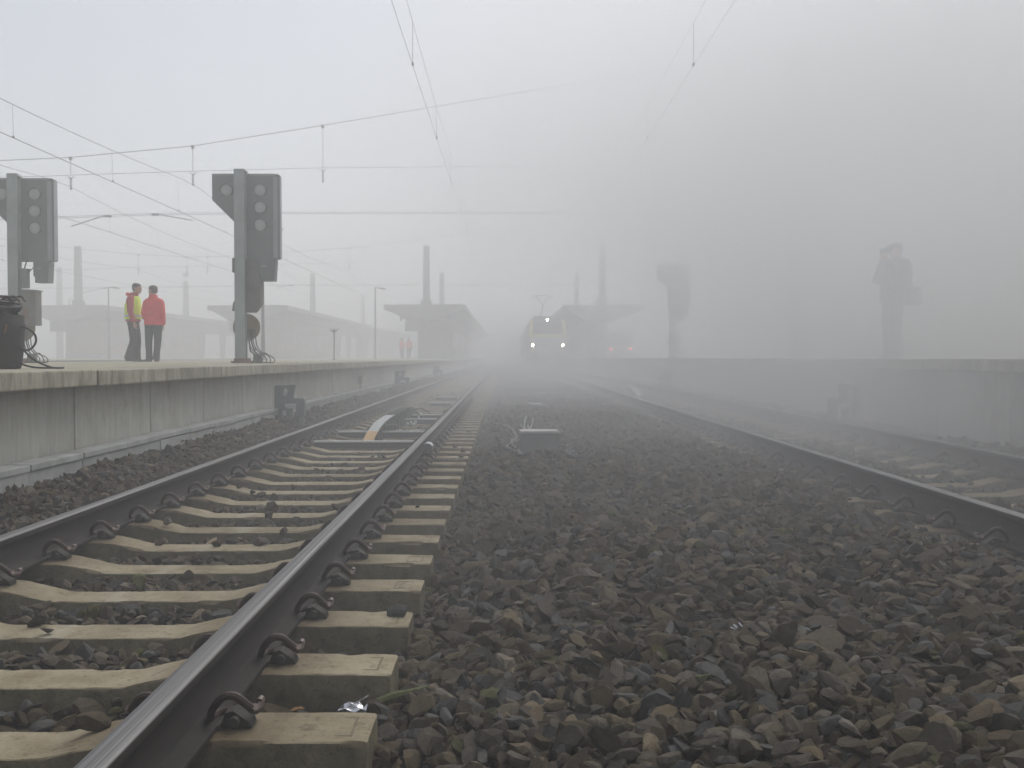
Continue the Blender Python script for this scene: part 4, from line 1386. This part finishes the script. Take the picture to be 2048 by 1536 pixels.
    MB().tube([(-1.05, 5.2, 5.55), (-.95, 5.2, 5.76), (-.7, 5.2, 5.86), (.25, 5.2, 5.86), (.5, 5.2, 5.76), (.6, 5.2, 5.55)], .03, 8).build('collector_bow', M['under'], pa)
build_loco()

def build_coach(x, y, z, label, tail):
    t = thing('passenger_coach', label, 'train', (x, y, z))
    def sect(yv, k=1.0):
        w = 1.42 * k
        return [(-w, yv, .85), (-w, yv, 2.9), (-w * .9, yv, 3.5), (-w * .55, yv, 3.85), (0, yv, 3.95), (w * .55, yv, 3.85), (w * .9, yv, 3.5), (w, yv, 2.9), (w, yv, .85)]
    b = MB().rings([sect(0, .97), sect(.3), sect(26)]).build('body', M['coach'], t)
    for s in (-1, 1):
        for k in range(9):
            MB().box((s * 1.425, 3.2 + k * 2.5, 2.45), (.03, 1.5, .85)).build('window', M['glassdark'], b)
    MB().box((0, -.03, 2.1), (.95, .1, 2.1), ch=.04).build('gangway', M['under'], t)
    for s in (-1, 1):
        MB().box((s * .92, -.02, 2.6), (.5, .04, .7), ch=.01).build('end_window', M['glassdark'], t)
        MB().cyl((s * .875, .1, 1.0), (s * .875, -.4, 1.0), .1, 14).cyl((s * .875, -.4, 1.0), (s * .875, -.44, 1.0), .22, 20).build('buffer', M['under'], t)
        if tail:
            l = MB().cyl((s * 1.13, .02, 1.82), (s * 1.13, -.08, 1.82), .13, 18).build('tail_lamp', M['under'], t)
            MB().cyl((s * 1.13, -.08, 1.82), (s * 1.13, -.10, 1.82), .10, 18).build('lamp_glass', M['taillight'], l)
    for yb in (4, 22):
        MB().box((0, yb, .5), (2.2, 3.4, .45), ch=.04).build('bogie', M['under'], t)
build_coach(XR, 99.6, ZR, 'dark passenger coach coupled behind the locomotive, lost in fog', False)
build_coach(13.4, 120.0, 0, 'standing train shown only by two red tail lamps right of the locomotive', True)

# ---------------------------------------------------------------- people
def ell(c, rx, ry, sx, fx, n=20, p=2.3):
    """ring round c: rx along the shoulder axis sx, ry along the facing axis fx"""
    out = []
    for k in range(n):
        a = 2 * math.pi * k / n
        ca, sa = math.cos(a), math.sin(a)
        u = math.copysign(abs(ca) ** (2 / p), ca); w = math.copysign(abs(sa) ** (2 / p), sa)
        out.append(Vector(c) + sx * (rx * u) + fx * (ry * w))
    return out

def hand(mb, wrist, d, nrm, thumb, curl=.7):
    """palm, four bent fingers of different length and a thumb from the side of the palm"""
    d = Vector(d).normalized(); nrm = Vector(nrm).normalized(); side = d.cross(nrm).normalized()
    if side.dot(Vector(thumb)) < 0: side = -side
    w = Vector(wrist)
    mb.rings([ell(w + d * k, a, b, side, nrm, 12) for k, a, b in ((-.01, .026, .020), (.02, .033, .018), (.06, .041, .015), (.092, .038, .012))])
    for i, (off, ln) in enumerate(((.028, .070), (.009, .080), (-.010, .074), (-.028, .058))):
        p0 = w + d * .075 + side * off
        p1 = w + d * .098 + side * off * 1.05
        ang = curl
        d1 = (d * math.cos(ang * .5) + nrm * math.sin(ang * .5)); d2 = (d * math.cos(ang * 1.3) + nrm * math.sin(ang * 1.3)); d3 = (d * math.cos(ang * 2) + nrm * math.sin(ang * 2))
        p2 = p1 + d1 * ln * .42; p3 = p2 + d2 * ln * .33; p4 = p3 + d3 * ln * .25
        mb.tube([p0, p1, p2, p3, p4], [.0095, .0095, .009, .0085, .007], 8)
    q0 = w + d * .02 + side * .022
    q1 = w + d * .045 + side * .046 + nrm * .008; q2 = q1 + d * .030 + side * .014 + nrm * .012; q3 = q2 + d * .026 + side * .002 + nrm * .012
    mb.tube([q0, q1, q2, q3], [.013, .012, .0105, .008], 8)

def head_shape(mb, c, f, up, k=1.0):
    f = Vector(f).normalized(); up = Vector(up).normalized(); s = f.cross(up).normalized(); up = s.cross(f).normalized()
    c = Vector(c)
    P = lambda a, b, z: c + s * a + f * b + up * z
    rings = [(-.115, .030, .022, .048), (-.105, .043, .038, .040), (-.085, .054, .062, .026), (-.055, .061, .080, .012), (-.02, .067, .090, .002), (.02, .073, .097, -.004), (.055, .075, .098, -.008), (.085, .066, .085, -.010), (.105, .045, .060, -.010), (.116, .018, .024, -.010)]
    mb.rings([ell(P(0, o * k, z * k), rx * k, ry * k, s, f, 20, 2.15) for z, rx, ry, o in rings])
    mb.tube([P(0, .088 * k, .018 * k), P(0, .100 * k, -.008 * k), P(0, .112 * k, -.030 * k), P(0, .092 * k, -.040 * k)], [.009, .012, .015, .010], 8)
    for sg in (-1, 1):
        mb.tube([P(sg * .074, -.004, .018), P(sg * .082, -.012, .004), P(sg * .078, -.004, -.028)], [.012, .016, .010], 8)
    for sg in (-1, 1): mb.tube([P(sg * .045, .082, .030), P(sg * .012, .094, .028)], [.008, .010], 6)
    mb.tube([P(-.022, .088, -.066), P(0, .098, -.064), P(.022, .088, -.066)], [.007, .010, .007], 6)
    return P

def limb(mb, pts, rr, n=14):
    # softly bent, tapering tube
    pts = [Vector(p) for p in pts]
    q, r2 = [], []
    for i in range(len(pts) - 1):
        a, b, c, d = pts[max(i - 1, 0)], pts[i], pts[i + 1], pts[min(i + 2, len(pts) - 1)]
        for t in (0, .25, .5, .75):
            q.append(.5 * ((2 * b) + (c - a) * t + (2 * a - 5 * b + 4 * c - d) * t * t + (3 * b - a - 3 * c + d) * t ** 3)); r2.append(rr[i] + (rr[i + 1] - rr[i]) * t)
    q.append(pts[-1]); r2.append(rr[-1])
    mb.tube(q, r2, n)

def make_person(label, loc, spec, group=None):
    t = thing('person', label, 'person', loc, spec.get('rz', 0), group)
    f = Vector(spec['facing']).normalized(); up = Vector((0, 0, 1)); s = f.cross(up).normalized()     # s: the person's right
    vox = spec.get('vox', .010)
    J = {k: Vector(v) for k, v in spec['joints'].items()}
    hf = Vector(spec.get('look', spec['facing'])).normalized()
    # --- the body, one surface
    b = MB()
    pel, chest, neck, hd = J['pelvis'], J['chest'], J['neck'], J['head']
    b.rings([ell(pel + up * -.06, .155, .105, s, f), ell(pel + up * .03, .160, .110, s, f), ell(pel.lerp(chest, .45), .140, .105, s, f), ell(chest, .165, .115, s, f), ell(chest.lerp(neck, .55), .165, .100, s, f), ell(neck, .075, .065, s, f)])
    limb(b, [neck - up * .03, neck.lerp(hd, .5), hd - up * .06], [.066, .060, .058])
    P = head_shape(b, hd, hf, spec.get('headup', (0, 0, 1)))
    for sd in ('r', 'l'):
        limb(b, [J['sh_' + sd], J['el_' + sd], J['wr_' + sd]], [.052, .043, .028])
        hd_dir = spec.get('hand_' + sd, (J['wr_' + sd] - J['el_' + sd]))
        if spec.get('hands', True):
            hand(b, J['wr_' + sd], hd_dir, spec.get('palm_' + sd, -s if sd == 'r' else s), spec.get('thumb_' + sd, f), spec.get('curl', .5))
        limb(b, [J['hip_' + sd], J['kn_' + sd], J['an_' + sd]], [.085, .055, .038])
    body = remeshed(b, 'body', [M['skin'], M['eye'], M['lip']], vox * .75, 2, t)
    me = body.data
    eyes = [P(sg * .032, .092, .012) for sg in (-1, 1)]
    mouth = P(0, .098, -.062)
    for p in me.polygons:
        c = p.center
        if min((c - e).length for e in eyes) < .014: p.material_index = 1
        elif abs((c - mouth).dot(up)) < .008 and (c - mouth).length < .03: p.material_index = 2
    # --- hair
    h = MB()
    hs = hf.cross(up).normalized()
    for z, rx, ry, o in ((-.05, .070, .060, -.046), (.0, .079, .080, -.030), (.03, .082, .092, -.022), (.055, .083, .104, -.008), (.088, .077, .098, -.006), (.112, .056, .072, -.008), (.126, .022, .028, -.010)):
        h_r = ell(hd + hf * o + up * z, rx, ry, hs, hf, 18, 2.1)
        h.v.extend([tuple(q) for q in h_r])
    n = 18; k = len(h.v) // n
    for i in range(k - 1):
        for j in range(n):
            h.f.append((i * n + j, i * n + (j + 1) % n, (i + 1) * n + (j + 1) % n, (i + 1) * n + j)); h.m.append(0)
    h.f.append(tuple(range(n))); h.m.append(0); h.f.append(tuple(range((k - 1) * n, k * n))); h.m.append(0)
    remeshed(h, 'hair', [M[spec.get('hair', 'hair')]], vox * .8, 2, t)
    # --- trousers
    tr = MB()
    tr.rings([ell(pel + up * .10, .168, .120, s, f), ell(pel, .180, .128, s, f), ell(pel - up * .09, .170, .118, s, f)])
    lr = spec.get('leg_r', [.105, .078, .070, .075])
    for sd in ('r', 'l'):
        limb(tr, [J['hip_' + sd], J['kn_' + sd], J['kn_' + sd].lerp(J['an_' + sd], .55), J['an_' + sd] + up * -.035], lr)
    remeshed(tr, 'trousers', [M[spec.get('trousers', 'trouser')]], vox, 3, t)
    # --- shoes
    for sd in ('r', 'l'):
        a = J['an_' + sd]; fd = Vector(spec.get('foot_' + sd, spec['facing'])); fd.z = 0; fd.normalize(); fs = fd.cross(up)
        z0 = a.z - .085
        sh = MB()
        sh.rings([ell(a + fd * k + up * (zz - .085), wx_, hz_, fs, up, 14, 2.6) for k, wx_, hz_, zz in ((-.075, .020, .025, .032), (-.06, .036, .044, .045), (0, .040, .055, .056), (.07, .046, .036, .037), (.13, .046, .028, .029), (.175, .030, .020, .022), (.19, .012, .010, .016))])
        remeshed(sh, 'shoe', [M['shoe']], vox * .8, 2, t)
    # --- jacket
    j = MB()
    hem = spec.get('hem', .10)
    kx = spec.get('bulk', 1.0)
    j.rings([ell(pel + up * (.10 - hem - .02), .205 * kx, .150 * kx, s, f), ell(pel + up * .08, .205 * kx, .150 * kx, s, f), ell(pel.lerp(chest, .5), .205 * kx, .150 * kx, s, f), ell(chest, .215 * kx, .152 * kx, s, f), ell(chest.lerp(neck, .55), .20 * kx, .128 * kx, s, f), ell(neck - up * .02, .105, .090, s, f), ell(neck + up * .045, .085, .082, s, f)])
    for sd in ('r', 'l'):
        in_ = chest.lerp(neck, .72)
        limb(j, [in_ + (J['sh_' + sd] - in_) * .45 + up * .012, J['sh_' + sd] + up * .0, J['sh_' + sd].lerp(J['el_' + sd], .5), J['el_' + sd], J['wr_' + sd].lerp(J['el_' + sd], .06)], [.070, .082 * kx, .078 * kx, .068 * kx, .052])
    jk = remeshed(j, 'jacket', [M[spec.get('jacket', 'red')]], vox, 4, t)
    c = MB()
    c.rings([ell(neck + up * .0, .100, .092, s, f), ell(neck + up * .06, .088, .086, s, f)], cap=False)
    c.rings([ell(neck + up * .06, .080, .078, s, f), ell(neck + up * .0, .090, .084, s, f)], cap=False)
    c.build('collar', M[spec.get('jacket', 'red')], jk, smooth=True)
    if spec.get('vest'):
        v = MB()
        v.rings([ell(pel + up * .03, .225, .172, s, f), ell(pel.lerp(chest, .5), .222, .170, s, f), ell(chest, .232, .172, s, f), ell(chest.lerp(neck, .62), .195, .140, s, f), ell(neck - up * .015, .125, .105, s, f)])
        ve = remeshed(v, 'safety_vest', [M['hivis']], vox, 3, t)
        for zz in (.10,):
            m = MB().rings([ell(pel.lerp(chest, .32) + up * q, .229, .177, s, f, 28) for q in (-.025, .025)], cap=False)
            m.build('reflective_band', M['tape'], ve, smooth=True)
        hd_ = MB().tube([neck + up * .02 - f * .10 - s * .07, neck + up * .03 - f * .15, neck + up * .02 - f * .10 + s * .07], [.03, .045, .03], 10)
        hd_.build('hood', M['red'], jk, smooth=True)
    return t

# man in yellow vest: seen from his right side, facing right
P1 = dict(facing=(1, 0, 0), look=(1, -.12, -.12), hair='hair', jacket='darkred', vest=True, hem=.10, leg_r=[.100, .074, .082, .112],
          joints=dict(pelvis=(-.05, 0, .93), chest=(-.05, 0, 1.27), neck=(-.02, 0, 1.50), head=(.045, 0, 1.655),
                      hip_r=(-.05, -.095, .90), kn_r=(-.02, -.10, .50), an_r=(-.12, -.10, .10), hip_l=(-.05, .095, .90), kn_l=(.015, .10, .50), an_l=(-.03, .11, .09),
                      sh_r=(-.04, -.205, 1.40), el_r=(-.02, -.25, 1.12), wr_r=(.05, -.22, .88), sh_l=(-.04, .205, 1.40), el_l=(.02, .25, 1.12), wr_l=(.20, .20, .96)),
          hand_r=(.25, 0, -1), hand_l=(1, -.1, -.1), palm_l=(0, -.3, -1), thumb_l=(0, -1, .2), curl=.8)
make_person('man in yellow safety vest over a dark red jacket, facing right on the platform', (-8.32, 23.6, PL_Z), P1, None)
# man in red jacket: back to the camera, head turned left
P2 = dict(facing=(-.15, 1, 0), look=(-.95, .32, 0), hair='hairgrey', jacket='red', hem=.15, bulk=.98, leg_r=[.108, .082, .072, .078],
          joints=dict(pelvis=(0, 0, .90), chest=(.015, 0, 1.23), neck=(.0, 0, 1.455), head=(-.01, .01, 1.60),
                      hip_l=(-.09, 0, .88), kn_l=(-.115, .02, .48), an_l=(-.10, .0, .09), hip_r=(.095, 0, .88), kn_r=(.085, .02, .48), an_r=(.065, -.03, .09),
                      sh_l=(-.145, 0, 1.335), el_l=(-.20, -.02, 1.08), wr_l=(-.15, .10, .88), sh_r=(.165, 0, 1.335), el_r=(.215, -.03, 1.08), wr_r=(.20, .06, .83)),
          foot_l=(-.75, .5, 0), foot_r=(-.1, .9, 0), hand_r=(-.1, .2, -1), hand_l=(.3, .3, -1), curl=.6)
make_person('man in bright red jacket and dark trousers, back turned, hair greying', (-7.88, 23.5, PL_Z), P2, None)
# the roll the man in the vest holds out
rl = MB().cyl((-.17, 0, .03), (.19, 0, -.035), .021, 12)
tag(rl.build('paper_roll', M['paper'], None, smooth=True, loc=(-7.98, 23.77, PL_Z + .925)), 'thin brown roll held out by the man in the yellow vest', 'roll')
# photographer in the steam
P3 = dict(facing=(-.94, -.34, 0), look=(-.94, -.34, 0), hair='hair', jacket='coat', trousers='coat', hem=.14, bulk=1.2, hands=True, leg_r=[.115, .090, .082, .088],
          joints=dict(pelvis=(-.03, 0, .96), chest=(.03, 0, 1.33), neck=(.03, 0, 1.55), head=(-.005, -.01, 1.70),
                      hip_r=(-.06, .09, .93), kn_r=(-.09, .09, .52), an_r=(-.06, .08, .09), hip_l=(-.01, -.09, .93), kn_l=(-.03, -.11, .52), an_l=(-.0, -.12, .09),
                      sh_r=(-.02, .20, 1.46), el_r=(-.20, .24, 1.24), wr_r=(-.17, .06, 1.60), sh_l=(.08, -.20, 1.46), el_l=(-.14, -.28, 1.26), wr_l=(-.20, -.13, 1.56)),
          hand_r=(-.2, -.45, .8), hand_l=(-.35, .45, .75), palm_r=(0, -1, 0), palm_l=(0, 1, 0), thumb_r=(1, 0, 0), thumb_l=(1, 0, 0), curl=.9)
make_person('dark figure of a photographer on the right platform, barely visible through the steam', (6.17, 16.4, PR_Z), P3, None)
cm_ = thing('camera', 'camera held to the face by the photographer in the steam', 'camera', (6.17 - .155, 16.4 - .06, PR_Z + 1.695), math.atan2(-.34, -.94))
MB().box((0, 0, 0), (.06, .14, .09), ch=.012).box((0, 0, .05), (.05, .06, .03), ch=.008).build('camera_body', M['under'], cm_)
MB().cyl((.03, 0, 0), (.13, 0, 0), .034, 18).build('camera_lens', M['under'], cm_, smooth=True)
bg = thing('shoulder_bag', 'shoulder bag hanging at the hip of the photographer in the steam', 'bag', (6.17 + .19, 16.4 - .10, PR_Z + .86), .2)
MB().box((0, 0, .12), (.20, .36, .28), ch=.03).build('bag_body', M['coat'], bg)
MB().box((-.105, 0, .20), (.02, .34, .13), ch=.008).build('bag_flap', M['under'], bg)
MB().tube([(-.02, .14, .24), (-.16, .14, .62), (-.27, .05, .72), (-.22, -.12, .62), (-.02, -.14, .24)], .014, 8).build('strap', M['under'], bg, smooth=True)
# two far people in red
P4 = dict(P2); P4 = {**P2, 'jacket': 'red', 'hair': 'hair', 'vox': .016, 'facing': (.6, -.8, 0), 'look': (.8, -.5, 0)}
q = make_person('tiny distant person in red at the far canopy, right one of a pair', (-7.75, 85.0, PL_Z), P4, None)
q2 = copy_tree(q); q2['label'] = 'tiny distant person in red at the far canopy, left one of a pair'; q2.location = (-8.35, 85.3, PL_Z); q2.rotation_euler = (0, 0, rad(150))
def smallbox(x, y, label):
    t = thing('platform_bin', label, 'bin', (x, y, PL_Z))
    MB().box((0, 0, .25), (.7, .5, .5), ch=.04).build('case', M['sigbox'], t)
    MB().box((0, 0, .52), (.74, .54, .05), ch=.02).build('lid', M['sigdark'], t)
smallbox(-5.9, 84.0, 'low grey box on the platform just right of the distant pair')

# ---------------------------------------------------------------- fog and drifting steam
HAZE_DENSITY = 0.015
def build_haze():
    o = MB().box((0, 195, 6.2), (620, 480, 15.6)).build('haze', [])
    m = bpy.data.materials.new('fog_air'); m.use_nodes = True
    nt = m.node_tree
    for n in list(nt.nodes): nt.nodes.remove(n)
    out = nt.nodes.new('ShaderNodeOutputMaterial'); v = nt.nodes.new('ShaderNodeVolumePrincipled')
    v.inputs['Color'].default_value = (0.998, 0.998, 0.998, 1)
    v.inputs['Density'].default_value = HAZE_DENSITY
    v.inputs['Anisotropy'].default_value = 0.15
    nt.links.new(v.outputs[0], out.inputs['Volume'])
    o.data.materials.append(m)
    tag(o, 'even grey fog filling the whole station', 'fog', kind='stuff')
build_haze()

def build_steam(name, c, r, dens, label, nscale, seed, lo=.35, hi=.65):
    """a bank of steam: density falls off to nothing at the edge of the blob and is broken up by turbulence"""
    mb = MB().ball((0, 0, 0), (1, 1, 1), 0, 24, 14)
    o = mb.build(name, [])
    o.location = c; o.scale = r
    m = bpy.data.materials.new('steam_' + str(seed)); m.use_nodes = True
    nt = m.node_tree
    for n in list(nt.nodes): nt.nodes.remove(n)
    out = nt.nodes.new('ShaderNodeOutputMaterial'); v = nt.nodes.new('ShaderNodeVolumePrincipled')
    v.inputs['Color'].default_value = (0.999, 0.999, 0.999, 1)
    v.inputs['Anisotropy'].default_value = 0.2
    tc = nt.nodes.new('ShaderNodeTexCoord')
    ln = node(nt, 'ShaderNodeVectorMath', operation='LENGTH'); lk(nt, tc.outputs['Object'], ln.inputs[0])
    fall = ramp(nt, ln.outputs['Value'], [(0.05, g(1)), (0.35, g(.68)), (0.65, g(.27)), (.85, g(.07)), (.99, g(0))])
    mp = node(nt, 'ShaderNodeMapping'); mp.inputs['Scale'].default_value = tuple(x * nscale for x in r); mp.inputs['Location'].default_value = (seed * 3.1, seed, 0)
    lk(nt, tc.outputs['Object'], mp.inputs['Vector'])
    nz = noise(nt, mp.outputs['Vector'], 1.0, 1, 0.5)
    nr = ramp(nt, nz, [(lo, g(.26)), (hi, g(1.0))])
    mu = node(nt, 'ShaderNodeMath', operation='MULTIPLY'); lk(nt, fall, mu.inputs[0]); lk(nt, nr, mu.inputs[1])
    m2 = node(nt, 'ShaderNodeMath', operation='MULTIPLY'); lk(nt, mu.outputs[0], m2.inputs[0]); m2.inputs[1].default_value = dens
    lk(nt, m2.outputs[0], v.inputs['Density'])
    nt.links.new(v.outputs[0], out.inputs['Volume'])
    o.data.materials.append(m)
    tag(o, label, 'steam', kind='stuff')
build_steam('steam', (6.6, 12.5, 1.9), (5.9, 10.2, 4.2), .80, 'dense bank of steam drifting over the right track and platform', .30, 1)
build_steam('steam', (9.5, 38.0, 6.0), (9.0, 40.0, 9.5), .078, 'long bank of steam lying along the right platform', .12, 2)
build_steam('steam', (17.0, 23.0, 6.5), (30.0, 29.0, 6.5), .28, 'high cloud of steam hiding the wires at the upper right', .07, 3)
build_steam('steam', (3.6, 21.0, -0.2), (8.4, 28.0, 2.7), .145, 'low bank of steam lying over the tracks in front of the train', .24, 4)
